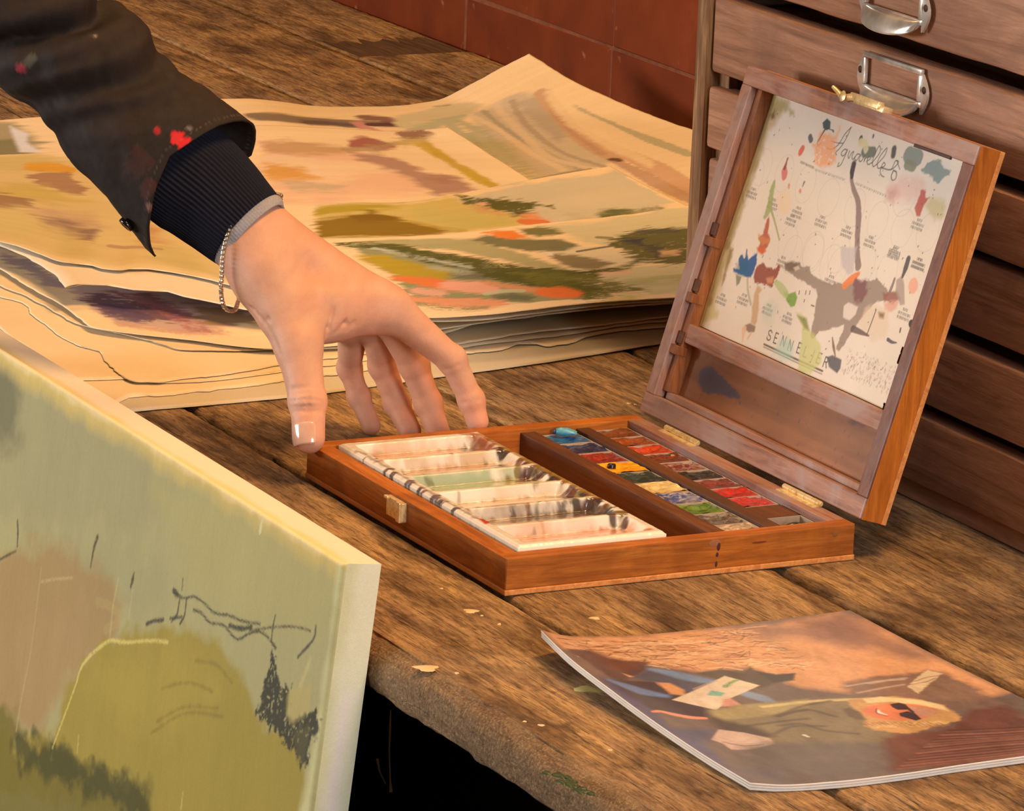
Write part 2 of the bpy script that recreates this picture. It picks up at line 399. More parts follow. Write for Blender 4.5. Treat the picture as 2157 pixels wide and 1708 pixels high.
for k in range(16):
    a_ = gq.normal(0, .0042); blob('green_paint_spatter', gc[0] + gq.normal(0, .011), gc[1] + a_ * .6, gq.uniform(.0016, .0056), gq.uniform(.0014, .0034), M_greenpaint, bench, k * 2.3, z=-.0004, h=.0009)
# ------------------------------------------------------------------ plan chest with shallow drawers
M_drawer = wood('aged_pine_drawer', (128, 90, 70), (172, 126, 100), (196, 150, 124), 'x', .8, .5, stain=(122, 90, 76), stain_amt=.5, stain_scale=9)
M_post = wood('worn_pine_post', (92, 62, 38), (136, 100, 66), (190, 160, 120), 'z', 1.2, .7)
M_dark = plain('dark_inside', (30, 20, 13), .9, spec=.1)
chest = thing('plan_chest', 'tall wooden plan chest with shallow gapped drawers behind the open paint box', 'chest', (.08, .55, 0))
YF = .3255
MB().box((-.3815, .3235, .0005), (-.3675, .352, .45), bev=.0012).build('front_post', M_post, chest)
MB().box((-.3805, .352, .0005), (-.3675, .765, .45)).build('side_panel', M_drawer, chest)
MB().box((.54, .3235, .0005), (.555, .765, .45), bev=.0012).build('side_panel', M_drawer, chest)
MB().box((-.3675, .755, .0005), (.54, .765, .45)).build('back_panel', M_dark, chest)
MB().box((-.385, .318, .45), (.56, .77, .47), bev=.002).build('top_board', M_drawer, chest)
MB().box((-.3675, .3300, .0005), (.54, .342, .0128), bev=.001).build('plinth', M_drawer, chest)
zs = [(.0135, .0555), (.064, .1075), (.1165, .1615), (.1690, .2085), (.2185, .2675), (.2780, .3270), (.3370, .3840), (.3940, .4410)]
drawers = []
for k, (z0, z1) in enumerate(zs):
    sag = .0016 * math.sin(k * 2.1)
    mb = MB()
    nx = 60; X = np.linspace(-.3640, .538, nx); prof = np.array([(.013, z0), (.0015, z0), (.0004, z0 + .0008), (0, z0 + .003), (0, z1 - .003), (.0004, z1 - .0008), (.0015, z1), (.013, z1)])
    V = np.zeros((nx, 8, 3)); V[:, :, 0] = X[:, None]; V[:, :, 1] = YF + (k % 3) * .0012 + prof[None, :, 0]; V[:, :, 2] = prof[None, :, 1]
    for q in (0, 1, 2, 5, 6, 7): V[:, q, 2] += .0008 * (fbm(X * 28, X * 0 + q * .2, k, 4) - .5) * 2 + sag * (X + .364) / .9 * (-1)
    F = [tuple(f) for f in grid_faces(nx, 8, True)] + [tuple(range(8)), tuple(range((nx - 1) * 8, nx * 8))[::-1]]
    mb.add(V.reshape(-1, 3), F)
    mb.box((-.352, YF + .013, z0 + .004), (.526, .70, z1 - .007))
    d = mb.build('drawer', M_drawer, chest); shade_auto(d, 40); drawers.append(d)
    if k < 7:
        MB().box((-.3672, YF + .008, z1 - .001), (-.3535, .70, zs[k + 1][0] - .0015), bev=.0008).build('runner', M_post, chest)
m, nt, b = new_mat('tarnished_nickel'); b.inputs['Metallic'].default_value = .65
n = noise(nt, coords(nt, (1, 1, 1)), 45, 3)
nt.links.new(ramp(nt, n, [(.3, (.46, .43, .41)), (.6, (.84, .83, .82))]), b.inputs['Base Color'])
nt.links.new(math_n(nt, 'ADD', math_n(nt, 'MULTIPLY', n, .25), .12), b.inputs['Roughness']); M_nickel = m
M_screw = plain('rusty_screw', (70, 42, 26), .6, .6)
def card_pull(dr, cx_, z_top, lean=0.0):
    """card frame with a scooped cup pull below, and an eared screw plate on both sides"""
    W, H, e = .068, .0235, .0036; y0 = YF - .0004
    f = MB()
    for lo, hi in (((-W / 2, z_top - e), (W / 2, z_top)), ((-W / 2, z_top - H), (W / 2, z_top - H + e)), ((-W / 2, z_top - H + e), (-W / 2 + e, z_top - e)), ((W / 2 - e, z_top - H + e), (W / 2, z_top - e))):
        f.box((cx_ + lo[0], y0 - .0026, lo[1]), (cx_ + hi[0], y0 + .0004, hi[1]), bev=.001)
    for s in (-1, 1):
        t = np.linspace(0, PI, 11); x = cx_ + s * (W / 2 + .0065 * np.sin(t)); z = z_top - .003 - (H + .001) * t / PI
        V = [(cx_ + s * (W / 2 - .001), y0 - .0014, zz) for zz in z] + [(a, y0 - .0014, c) for a, c in zip(x, z)]
        V += [(p[0], y0 + .0004, p[2]) for p in V]; n_ = 22
        F = []
        for i in range(10): F += [(i, i + 1, 12 + i, 11 + i), (n_ + i, n_ + 11 + i, n_ + 12 + i, n_ + i + 1), (11 + i, 12 + i, n_ + 12 + i, n_ + 11 + i)]
        f.add(V, F)
    shade_auto(f.build('card_frame', M_nickel, dr), 40)
    nu, nv = 25, 15; V = []
    zt = z_top - H + .003; hh = .0090; pr = .0105; Wd = .068
    for i in range(nu):
        u_ = PI * i / (nu - 1); su = math.sin(u_) ** .75
        for j in range(nv):
            v_ = j / (nv - 1)
            V.append((cx_ - math.cos(u_) * Wd / 2 * (1 - .10 * v_), y0 - pr * su * math.sin(v_ * PI / 2 * .96) ** .85 - .0012, zt - (hh * su + .002) * (1 - math.cos(v_ * PI / 2)) - .001 * v_))
    V = np.array(V); V2 = V + np.array([0, .0010, -.0002])
    G = grid_faces(nu, nv); F = np.vstack([G, G[:, ::-1] + nu * nv])
    rim = [(i * nv + nv - 1, (i + 1) * nv + nv - 1, (i + 1) * nv + nv - 1 + nu * nv, i * nv + nv - 1 + nu * nv) for i in range(nu - 1)]
    mk('cup_pull', np.vstack([V, V2]), np.vstack([F, rim]), M_nickel, dr, True)
    for s in (-1, 1):
        t = np.linspace(0, 2 * PI, 11)[:-1]; c_ = np.array([cx_ + s * (W / 2 + .003), y0 - .0016, z_top - H * .52])
        V = [c_ + np.array([0, -.0011, 0])] + [c_ + np.array([.0023 * math.cos(a), 0, .0023 * math.sin(a)]) for a in t]
        mk('screw', V, [(0, 1 + i, 1 + (i + 1) % 10) for i in range(10)], M_screw, dr, True)
card_pull(drawers[4], -.1394, .2650)
card_pull(drawers[5], -.1430, .3140)
card_pull(drawers[6], -.1400, .3760)

chest.location.x -= .0065

# ------------------------------------------------------------------ wooden watercolour box, open
BA, BB, BH = .27, .2265, .0221          # hinge length (x), depth (y), height of the lower half
M_box = wood('varnished_beech', (138, 76, 24), (182, 108, 40), (206, 134, 58), 'x', 1.3, .46, stain=(104, 54, 22), stain_amt=.5, stain_scale=16, bmp=.12, spec=.28)
M_boxy = wood('varnished_beech_cross', (138, 76, 24), (182, 108, 40), (206, 134, 58), 'y', 1.3, .46, stain=(112, 60, 24), stain_amt=.45, stain_scale=16, bmp=.12, spec=.28)
M_ply = wood('pale_plywood_base', (190, 116, 58), (220, 150, 86), (236, 172, 108), 'x', 1.2, .5)
M_stained = wood('beech_stain_window_sheen', (118, 80, 70), (160, 116, 100), (184, 142, 124), 'x', 1.3, .42, stain=(158, 140, 140), stain_amt=.7, stain_scale=22, bmp=.15, spec=.5)  # purple-grey is mostly window reflection painted into the wood, plus paint stain
M_stain_sheenz = wood('beech_stain_window_sheen_upright', (118, 80, 70), (160, 116, 100), (184, 142, 124), 'z', 1.3, .42, stain=(158, 140, 140), stain_amt=.7, stain_scale=22, bmp=.15, spec=.5)  # upright grain, same painted window sheen and stain
M_inner = wood('inner_strip_wood', (70, 36, 14), (96, 54, 24), (120, 74, 40), 'x', 1.2, .55, stain=(60, 40, 34), stain_amt=.5)
box = thing('paint_box', 'open wooden watercolour box with its stained lid leaning back, standing on the bench', 'paint box', (-.135, .113, 0))
T = .0115; ZB = .0036
MB().box((-BA + .0005, 0, ZB), (-.0005, T, BH - .0001), bev=.0005).build('front_wall', M_box, box)
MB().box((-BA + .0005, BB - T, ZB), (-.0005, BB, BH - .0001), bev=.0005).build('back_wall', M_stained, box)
MB().box((-BA, .0003, ZB), (-BA + T, BB - .0003, BH), bev=.0007).build('side_wall', M_boxy, box)
MB().box((-T, .0003, ZB), (0, BB - .0003, BH), bev=.0007).build('side_wall', M_boxy, box)
MB().box((-BA - .0004, -.0004, .0004), (.0004, BB + .0004, ZB), bev=.0006).build('bottom_board', M_ply, box)
MB().box((-BA + T, .1395, ZB), (-T, .1500, .0200), bev=.0006).build('divider', M_inner, box)
MB().box((-BA + T, .1785, ZB), (-T, .1880, .0195), bev=.0006).build('divider', M_inner, box)
MB().box((-.0660, .1885, ZB), (-.0425, .2140, .0178), bev=.0008).build('spacer_block', M_inner, box)
m, nt, b = new_mat('brass'); b.inputs['Metallic'].default_value = .55; b.inputs['Roughness'].default_value = .3
n = noise(nt, coords(nt, (1, 1, 1)), 300, 4)
nt.links.new(ramp(nt, n, [(.3, (.66, .46, .18)), (.6, (.95, .78, .46))]), b.inputs['Base Color']); M_brass = m
# catch plate on the front wall
cp = MB(); cp.box((-.1505, -.0030, .0088), (-.1290, .0002, .0205), bev=.0006)
cp.box((-.1505, -.0048, .0192), (-.1455, -.0025, .0208), bev=.0004); cp.box((-.1340, -.0048, .0088), (-.1290, -.0025, .0208), bev=.0005)
cp.build('catch', M_brass, box)
# hinges
for x0, x1 in ((-.2290, -.1880), (-.0820, -.0390)):
    h_ = MB(); n_ = 5
    for k in range(n_):
        a_, b_ = x0 + (x1 - x0) * k / n_ + .0003, x0 + (x1 - x0) * (k + 1) / n_ - .0003
        h_.tube([(a_, BB - .0005, BH + .0016), (b_, BB - .0005, BH + .0016)], .0018, 12)
    h_.tube([(x0 - .0008, BB - .0005, BH + .0016), (x1 + .0008, BB - .0005, BH + .0016)], .0011, 8)
    h_.box((x0, BB - .006, BH - .0002), (x1, BB - .0005, BH + .0005))
    shade_auto(h_.build('hinge', M_brass, box))
for (y_, z_), r_, c_ in zip([(.1359,.0171),(.1352,.012),(.1349,.0064),(.1627,.0169),(.1334,.0235),(.2133,.0171)], ((.0012, .0030), (.0009, .0014), (.0008, .0018), (.0050, .0006), (.0040, .0022), (.0018, .0018)), ((70, 26, 18), (70, 26, 18), (66, 24, 16), (120, 40, 20), (150, 96, 62), (128, 84, 40))):
    z_ = min(z_, BH - .0008 - r_[1])
    t_ = np.linspace(0, 2 * PI, 13)[:-1]; V = [(.0004, y_, z_)] + [(.0001, y_ + r_[0] * math.cos(a), z_ + r_[1] * math.sin(a)) for a in t_]
    mk('stain', V, [(0, 1 + i, 1 + (i + 1) % 12) for i in range(12)], plain('box_stain', c_, .6), box, True)
# ---- lid: local frame (s along the hinge, t up the lid, d behind the rim plane)
LA = math.radians(73.13); LO = np.array([-.27, .2292, .0248]); LEX = np.array([1., 0, 0]); LET = np.array([0, math.cos(LA), math.sin(LA)]); LN = np.array([0, -math.sin(LA), math.cos(LA)])
def L(V): V = np.asarray(V, float); return LO + V[..., :1] * LEX + V[..., 1:2] * LET - V[..., 2:3] * LN
LT, LD = .2265, .0150
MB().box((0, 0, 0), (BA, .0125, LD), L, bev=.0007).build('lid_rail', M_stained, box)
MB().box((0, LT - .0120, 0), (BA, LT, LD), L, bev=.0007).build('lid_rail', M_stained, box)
M_lidside = wood('lid_side_beech', (150, 82, 22), (192, 112, 36), (212, 136, 54), 'z', 1.2, .46, stain=(126, 66, 26), stain_amt=.35, bmp=.1, spec=.28)
M_stiled = wood('dark_purplish_stile', (84, 50, 42), (116, 74, 62), (138, 94, 80), 'z', 1.3, .45, stain=(112, 92, 94), stain_amt=.5, stain_scale=18, bmp=.12, spec=.4)  # stile front, darker and more purple than the outer side
MB().box((0, .0125, 0), (.0112, LT - .0120, LD), L, bev=.0006).build('lid_stile', M_stain_sheenz, box)
MB().box((BA - .0112, .0125, 0), (BA, LT - .0120, LD), L, bev=.0006).build('lid_stile', M_stiled, box)
MB().box((BA + .0001, 0, .0012), (BA + .0008, LT, LD), L).build('lid_side_face', M_lidside, box)
MB().box((-.0003, -.0003, LD), (BA + .0009, LT + .0003, LD + .0034), L, bev=.0005).build('lid_back_edge', M_ply, box)
# inner face of the lid back, stained with paint
nu, nv = 200, 160
su = np.linspace(.0110, BA - .0110, nu); tv = np.linspace(.0120, LT - .0115, nv); SU, TV = np.meshgrid(su, tv)
pt = Paint(SU, TV, (134, 84, 52), ((190, 150, 110), (.62, .42, .26)))
pt.grain(14, 260, .30, 3); pt.grain(30, 40, .25, 5)
pt.poly([(.0325,.0364),(.0369,.0407),(.0444,.0421),(.0509,.0408),(.0561,.0391),(.0667,.0378),(.0762,.0358),(.0859,.0335),(.086,.031),(.077,.0299),(.0626,.0285),(.0504,.0256),(.0419,.0257),(.0355,.0292),(.0332,.0329)], (72, 66, 74), .92, .0006, .0010, 500)
pt.poly([(.0345,.0354),(.0403,.0397),(.0472,.0399),(.0511,.0358),(.0454,.0315),(.0378,.0312)], (60, 58, 74), .5, .004)
pt.poly([(.2075,.0467),(.2128,.0508),(.2219,.0524),(.2288,.0513),(.2269,.0482),(.213,.046)], (74, 52, 48), .8, .0008, .0015, 400)
pt.dots(60, (.02, .015, .25, .05), .0006, (96, 64, 60), 4, .7)
V = L(np.stack([SU.ravel(), TV.ravel(), np.full(SU.size, .0138)], -1))
mk('lid_panel', V, grid_faces(nv, nu), attr_mat('lid_panel_wood', .5, .4), box, True, pt.C)
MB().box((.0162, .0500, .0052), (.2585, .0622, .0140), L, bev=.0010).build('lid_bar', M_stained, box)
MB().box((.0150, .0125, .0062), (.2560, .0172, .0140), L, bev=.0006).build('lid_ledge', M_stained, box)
M_rack = wood('rack_strip_wood', (112, 62, 28), (150, 90, 46), (172, 112, 64), 'z', 1.2, .5, stain=(84, 54, 40), stain_amt=.5)
MB().box((.0112, .0172, .0046), (.0178, LT - .0122, .0138), L, bev=.0005).build('rack_strip', M_rack, box)
for t_ in (.0440, .0780, .1150):     # little cross blocks that held the palette
    MB().box((.0108, t_ - .0030, .0010), (.0186, t_ + .0030, .0100), L, bev=.0006).build('rack_block', M_rack, box)
    MB().box((.0112, t_ + .0042, .0030), (.0176, t_ + .0120, .0050), L, bev=.0005).build('rack_block', M_inner, box)
# brass hook on the top rail
hk = MB(); hk.box((.1300, LT - .0008, -.0015), (.1640, LT + .0034, .0060), L, bev=.0008); hk.box((.1270, LT + .0004, -.0030), (.1600, LT + .0052, .0015), L, bev=.0007)
hq = resample(np.array([(.1290, LT + .0028, -.0008), (.1225, LT + .0012, -.0014), (.1165, LT + .0006, -.0010), (.1105, LT + .0026, -.0012), (.1050, LT + .0044, -.0020)]), 16)
hk.tube(L(hq), np.linspace(.0026, .0012, 16), 10)
hk.add(L(np.array([(.1215 + .0034 * math.cos(a), LT + .0012 + .0034 * math.sin(a), -.0042) for a in np.linspace(0, 2 * PI, 15)[:-1]] + [(.1215, LT + .0012, -.0054)])), [(i, (i + 1) % 14, 14) for i in range(14)])
shade_auto(hk.build('hook_latch', M_brass, box), 40)
MB().box((.206, LT - .0133, -.0008), (.246, LT - .0112, .0010), L, bev=.0004).build('dark_tape', plain('dark_tape', (58, 34, 34), .6), box)

# ---- printed colour chart glued loosely inside the lid
nu, nv = 510, 335
su = np.linspace(.0185, .2475, nu); tv = np.linspace(.0626, .2140, nv); SU, TV = np.meshgrid(su, tv)
ct = Paint(SU, TV, (221, 207, 192), ((221, 207, 192), (.78, .745, .70)))
ct.grain(60, 60, .03, 2); ct.grain(11, 11, .04, 8)
DK = (62, 58, 56)
# damp-stained left margin and corner
ct.poly([(.0088,.2145),(.0396,.2125),(.0349,.2009),(.0221,.183),(.0229,.1523),(.0245,.1154),(.026,.0785),(.0291,.0636),(.0076,.0587),(.0091,.1058),(.0091,.165),(.0102,.2024)], (176, 148, 92), .75, .004, .004, 120)
ct.poly([(.0146,.1133),(.0282,.1162),(.0303,.1037),(.0307,.0894),(.0301,.0835),(.0343,.0744),(.028,.0687),(.013,.063),(.0149,.083),(.0132,.1086)], (196, 172, 126), .8, .003, .003, 160)
ct.poly([(.0257,.1157),(.0302,.1152),(.0305,.1102),(.0304,.1023),(.0312,.0931),(.0301,.0914),(.0278,.1032)], (134, 108, 54), .8, .0012, .0012, 300)
ct.poly([(.0222,.0724),(.0266,.0755),(.0352,.0753),(.0359,.0719),(.0291,.0692),(.0244,.07)], (190, 178, 116), .7, .001, .0015, 300)
ct.poly([(.0137,.2063),(.0182,.2115),(.0272,.2103),(.0289,.2006),(.0219,.1986),(.0164,.1997)], (92, 62, 36), .85, .0016, .0022, 300)
ct.poly([(.0189,.2127),(.0309,.2131),(.0418,.2109),(.0502,.2082),(.0525,.2055),(.0429,.2068),(.0303,.2052),(.0233,.2031)], (166, 154, 106), .8, .0016, .002, 300)
ct.poly([(.019,.1966),(.0285,.1991),(.0312,.1968),(.0267,.193),(.0203,.1933)], (208, 168, 138), .6, .001, .001, 300)
ct.poly([(.0103,.1676),(.0133,.1718),(.0199,.1667),(.0192,.1622),(.0126,.1616)], (164, 108, 76), .6, .001, .001, 400)
ct.poly([(.0176,.1511),(.0209,.1503),(.0244,.1446),(.0227,.1428)], (84, 66, 30), .9, .001)
for k in range(5): ct.stroke([(.0185 + .002 * k * .5, .063), (.0200 + .001 * k, .12), (.0190 + .0015 * k, .17), (.0200, .213)], .0042 - .0006 * k, [(196, 176, 128), (178, 156, 104), (160, 136, 84), (186, 164, 116), (150, 124, 72)][k], .45, .002, .004, 130, sd=k)
# lettering and rule lines
def cv(p_, w=.00034, c=(84, 80, 78), a=.95): ct.stroke(p_, w, c, a, .00028)
cv([(.0978,.2056),(.0899,.2045),(.088,.1999),(.0867,.1954),(.0887,.1937),(.0909,.1962)])
cv([(.0983,.2055),(.0995,.2049)], .0006)
cv([(.1162,.211),(.112,.2059),(.1083,.1979),(.1026,.1943),(.0985,.1941)]); cv([(.1162,.211),(.1149,.2044),(.1108,.1959),(.1087,.1933),(.1103,.1923)]); cv([(.0998,.199),(.1062,.1992),(.1134,.2003)], .0003)
cv([(.1197,.1973),(.1166,.1971),(.1146,.1939),(.1171,.193),(.1193,.1959),(.1197,.1973),(.119,.192),(.1174,.1871),(.1152,.186),(.1153,.1884)])
cv([(.1224,.1972),(.1224,.194),(.1237,.1929),(.1253,.1967),(.1267,.1977),(.1268,.1942),(.1283,.1932),(.1305,.1956)])
cv([(.1346,.1975),(.1311,.1968),(.1302,.1938),(.1325,.1933),(.1345,.1964),(.1353,.1973),(.1354,.1938),(.1375,.1936),(.1395,.1967)])
cv([(.1389,.1966),(.1403,.1976),(.141,.1942),(.1416,.1964),(.1437,.1972)])
cv([(.1439,.1948),(.1468,.1975),(.1451,.1982),(.1441,.1955),(.1459,.1935),(.1499,.1953)])
cv([(.1501,.195),(.1547,.2045),(.1526,.2063),(.1509,.2024),(.1505,.1954),(.1524,.1934),(.1556,.1954)]); cv([(.1558,.1951),(.1615,.2038),(.1612,.2065),(.1581,.2031),(.156,.1958),(.158,.1935),(.1622,.195)])
cv([(.162,.1943),(.1646,.1969),(.1625,.1978),(.1611,.1948),(.1618,.1915),(.1646,.19),(.1672,.1898)])
cv([(.162,.1943),(.1735,.1962),(.1768,.2013),(.1742,.2015),(.172,.1956),(.1682,.1945)], .00035); cv([(.1748,.2016),(.1805,.1973)], .0003); cv([(.1746,.1954),(.1782,.1948),(.1792,.1909),(.1767,.1897),(.1745,.1913),(.1746,.1954)], .00045)
# small grey caption under the title and faint hexagon swatches
g_ = np.random.default_rng(3)
for A_, B_ in zip([(.0758,.1813),(.094,.18),(.1393,.1808)], [(.0922,.1807),(.1278,.1805),(.1767,.1801)]):
    n_ = 26
    for k in range(n_):
        q = np.array(A_) * (1 - k / n_) + np.array(B_) * (k / n_); ct.stroke([q, q + [g_.normal(0, .0004), -.0011]], .00026, (128, 122, 110), .75)
def hexa(c_, rx, ry):
    t = np.linspace(0, 2 * PI, 9); ct.stroke([(c_[0] + rx * math.cos(a), c_[1] + ry * math.sin(a)) for a in t], .00018, (184, 170, 166), .55, .0002)
for c_ in [(.0329,.1692),(.0608,.1705),(.0886,.1691),(.1166,.1664),(.1466,.1663),(.1748,.1639),(.2019,.1649),(.2272,.1682),(.0887,.1311),(.1181,.1332),(.1487,.1301),(.1939,.1829),(.0265,.1615)]: hexa(c_, .0105, .0120)
for c_ in [(.0974,.1261),(.1194,.1316),(.1449,.1371),(.1758,.1369),(.2007,.1376),(.1401,.1298)]: hexa(c_, .0105, .0120)
def caption(c_, n=3):
    for ln_ in range(n):
        k = 0; x = -.006 if ln_ else -.0025; e = -x
        while x < e:
            q = np.array([c_[0] + x, c_[1] - ln_ * .0026]); ct.stroke([q, q + [g_.normal(0, .0003), -.0013]], .00028, (112, 108, 104), .8); x += g_.uniform(.0006, .0012)
for c_ in [(.0304,.1551),(.0893,.1545),(.0575,.1536),(.1171,.1546),(.1459,.1544),(.1731,.154),(.2021,.154),(.229,.1524),(.2153,.1738),(.0848,.1486)]: caption(c_)
for c_ in [(.0583,.092),(.1137,.0925),(.1453,.1233),(.0886,.1228),(.0882,.0923),(.2311,.1219),(.0351,.0868),(.2281,.1524),(.2018,.1528)]: caption(c_)
# maker's name in spaced capitals over a double rule
FONT = {'S': [[(.9, .85), (.5, 1), (.1, .8), (.3, .55), (.75, .42), (.9, .2), (.5, 0), (.08, .14)]], 'E': [[(.2, 0), (.2, 1)], [(.2, 1), (.85, 1)], [(.2, .52), (.7, .52)], [(.2, 0), (.85, 0)]], 'N': [[(.1, 0), (.1, 1), (.9, 0), (.9, 1)]],
        'L': [[(.2, 1), (.2, 0), (.85, 0)]], 'I': [[(.5, 0), (.5, 1)]], 'R': [[(.15, 0), (.15, 1), (.7, .95), (.8, .75), (.65, .52), (.15, .5)], [(.5, .5), (.9, 0)]]}
NM = [(.0959,.0718),(.1041,.0718),(.1137,.0721),(.123,.0715),(.1333,.0722),(.1415,.0717),(.1501,.0716),(.1568,.0714),(.165,.0708)]
for ch, p_ in zip('SENNELIER', NM):
    for sg in FONT[ch]:
        q = [(p_[0] + x * .0052, p_[1] + y * .0062) for x, y in sg]
        ct.stroke(q, .00042 if ch != 'N' else .00036, (76, 74, 74), .95, .00022, smooth=(ch in 'S'))
ct.stroke([(.0953,.0685),(.1672,.0682)], .00062, (92, 86, 72), .95, .0003); ct.stroke([(.0958,.0669),(.1676,.0664)], .00030, (98, 92, 80), .9, .0003)
# washes, drips and splashes
ct.poly([(.0861,.1953),(.0867,.201),(.095,.2026),(.1032,.2021),(.1033,.2084),(.1055,.2082),(.1055,.2005),(.1094,.1929),(.1114,.1884),(.1068,.184),(.0993,.1821),(.0925,.1825),(.0868,.1898),(.0821,.1931)], (236, 158, 106), .8, .0012, .0018, 300, dry=.30)
ct.poly([(.0853,.2078),(.0885,.2112),(.0932,.21),(.0949,.2061),(.0921,.2042),(.0878,.2048)], (62, 76, 80), .95, .0004); ct.stroke([(.0905,.2046),(.0888,.2008),(.0875,.1963)], (.0006, .0003), (100, 88, 84), .9)
for p_, w_, c_ in (([(.0771,.1971),(.0794,.1954)], .0020, (88, 86, 92)), ([(.0731,.1885),(.0722,.1863)], .0024, (206, 96, 80)), ([(.1302,.2067),(.1305,.2053)], .0019, (66, 64, 64)), ([(.1686,.2072),(.1696,.204)], .0024, (74, 72, 76)),
                   ([(.1427,.2108),(.1429,.2099)], .0010, (80, 80, 84)), ([(.1383,.1999),(.1476,.2014)], .0034, (106, 112, 100)), ([(.1311,.2044),(.137,.2042),(.1393,.2015)], .0026, (212, 198, 158)),
                   ([(.06,.1718),(.0616,.1696)], .0033, (206, 116, 110)), ([(.0591,.1738),(.0595,.176),(.0595,.1799)], (.0016, .0010, .0008), (140, 78, 72)), ([(.0849,.1641),(.0854,.1637)], .0013, (216, 130, 118)), ([(.0702,.165),(.0712,.1634)], .0010, (212, 140, 122)),
                   ([(.0866,.1701),(.0861,.1675)], .0006, (84, 80, 84)), ([(.1848,.207),(.1933,.2073)], .0054, (128, 138, 130)), ([(.1861,.2015),(.1919,.2013)], .0033, (132, 136, 116))):
    ct.stroke(p_, w_, c_, .92, .0005, .0003, 500)
ct.poly([(.2047,.2069),(.2103,.21),(.2165,.2099),(.2229,.2071),(.2302,.2072),(.2298,.2038),(.2228,.201),(.2224,.1976),(.2182,.1964),(.2144,.1986),(.2049,.2001),(.2005,.2013)], (124, 142, 140), .9, .0006, .0014, 380)
ct.poly([(.2168,.2093),(.223,.2112),(.2288,.2096),(.2278,.2071),(.222,.2066)], (214, 208, 200), .9, .0006)
ct.poly([(.1754,.1867),(.183,.193),(.196,.1963),(.2067,.1971),(.2088,.1914),(.2057,.186),(.1971,.1816),(.1863,.1787),(.1778,.1803)], (220, 180, 168), .7, .003, .003, 160)
ct.poly([(.1749,.1832),(.1821,.186),(.1868,.1842),(.1845,.1776),(.177,.1774)], (186, 128, 122), .6, .003, .002, 200)
ct.poly([(.2071,.1901),(.2109,.1908),(.2138,.187),(.2171,.1877),(.2144,.1817),(.2143,.1756),(.2106,.1745),(.2068,.1788),(.2073,.1843)], (186, 96, 84), .95, .0006, .0006, 400)
ct.poly([(.2182,.1879),(.2327,.1902),(.2377,.1859),(.2357,.1787),(.2281,.1771),(.2209,.1811),(.2155,.182)], (196, 182, 132), .75, .002, .002, 200)
ct.stroke([(.1309,.1905),(.132,.1855),(.1336,.1817),(.1396,.176),(.1469,.1712),(.1533,.1615),(.1576,.1521),(.1625,.1427),(.1687,.1345)], (.0026, .0016, .0020, .0024, .0030, .0026, .0026, .0030), (142, 122, 116), .95, .0004, .0003, 500)
ct.stroke([(.1313,.1902),(.1316,.1868),(.1334,.183)], (.0022, .0024, .0014), (76, 72, 74), .95)
ct.stroke([(.0517,.163),(.0522,.1567),(.0538,.1507),(.0544,.1451),(.0533,.1413)], (.0014, .0026, .0028, .0034, .0016), (150, 164, 100), .85, .0006, .0009, 400); ct.stroke([(.0563,.1476),(.0648,.1416),(.0776,.1315)], (.0012, .0008, .0008), (164, 168, 112), .9)
ct.poly([(.0612,.1564),(.0665,.1611),(.0737,.1604),(.0799,.1546),(.0797,.1482),(.0721,.1452),(.0646,.1486)], (228, 202, 172), .8, .0012, .002, 300)
ct.poly([(.0572,.1439),(.0599,.1384),(.0621,.1325),(.0668,.1292),(.0659,.1241),(.063,.1199),(.057,.1207),(.0565,.1249),(.0521,.1275),(.0567,.1313),(.056,.1369)], (176, 88, 58), .92, .0008, .001, 400)
ct.poly([(.0516,.1295),(.0584,.1296),(.0664,.1299),(.0668,.1271),(.0603,.1243),(.0535,.1264)], (206, 136, 92), .7, .001, .001, 400)
ct.poly([(.0362,.1043),(.0433,.1051),(.0392,.1107),(.0404,.1145),(.0454,.112),(.0443,.1182),(.0496,.1129),(.053,.1165),(.0568,.1181),(.0595,.1137),(.0596,.108),(.0586,.1028),(.0505,.1024),(.0424,.1021),(.0382,.1022)], (44, 92, 148), .96, .0006, .0008, 500)
ct.poly([(.039,.1078),(.048,.1111),(.0555,.1056),(.0505,.1024),(.0408,.1024)], (48, 100, 128), .6, .002); ct.poly([(.0416,.1012),(.0485,.1013),(.0484,.0969),(.0463,.0947)], (120, 122, 98), .85, .0006)
ct.poly([(.0605,.111),(.0666,.1145),(.0717,.1128),(.0833,.1139),(.0841,.1169),(.0885,.1164),(.0879,.1107),(.085,.1065),(.0861,.1025),(.0754,.1022),(.065,.1013),(.0619,.1042)], (148, 78, 66), .95, .0006, .0012, 500, dry=.12)
ct.poly([(.0755,.1065),(.0835,.109),(.0846,.105),(.0786,.1036)], (214, 150, 112), .8, .001); ct.poly([(.0545,.1218),(.0642,.1239),(.0664,.1215),(.0627,.1186),(.0567,.1195)], (206, 104, 62), .9, .0008)
ct.poly([(.0686,.1),(.0749,.0986),(.0728,.0953),(.0778,.0871),(.0805,.0793),(.079,.0761),(.0743,.0771),(.0705,.0855),(.068,.0942)], (196, 158, 116), .85, .0008, .0008, 300)
ct.stroke([(.0554,.1013),(.0602,.0946),(.0678,.0877)], .0010, (176, 168, 148), .8); ct.poly([(.0684,.0743),(.0731,.0768),(.0802,.0764),(.0809,.073),(.0751,.0713),(.0698,.0722)], (140, 114, 96), .92, .0006)
ct.stroke([(.0692,.072),(.0708,.0671),(.0718,.0644)], (.0024, .0012, .0005), (222, 178, 148), .85); ct.stroke([(.0777,.0715),(.076,.0676)], .0008, (216, 168, 140), .8)
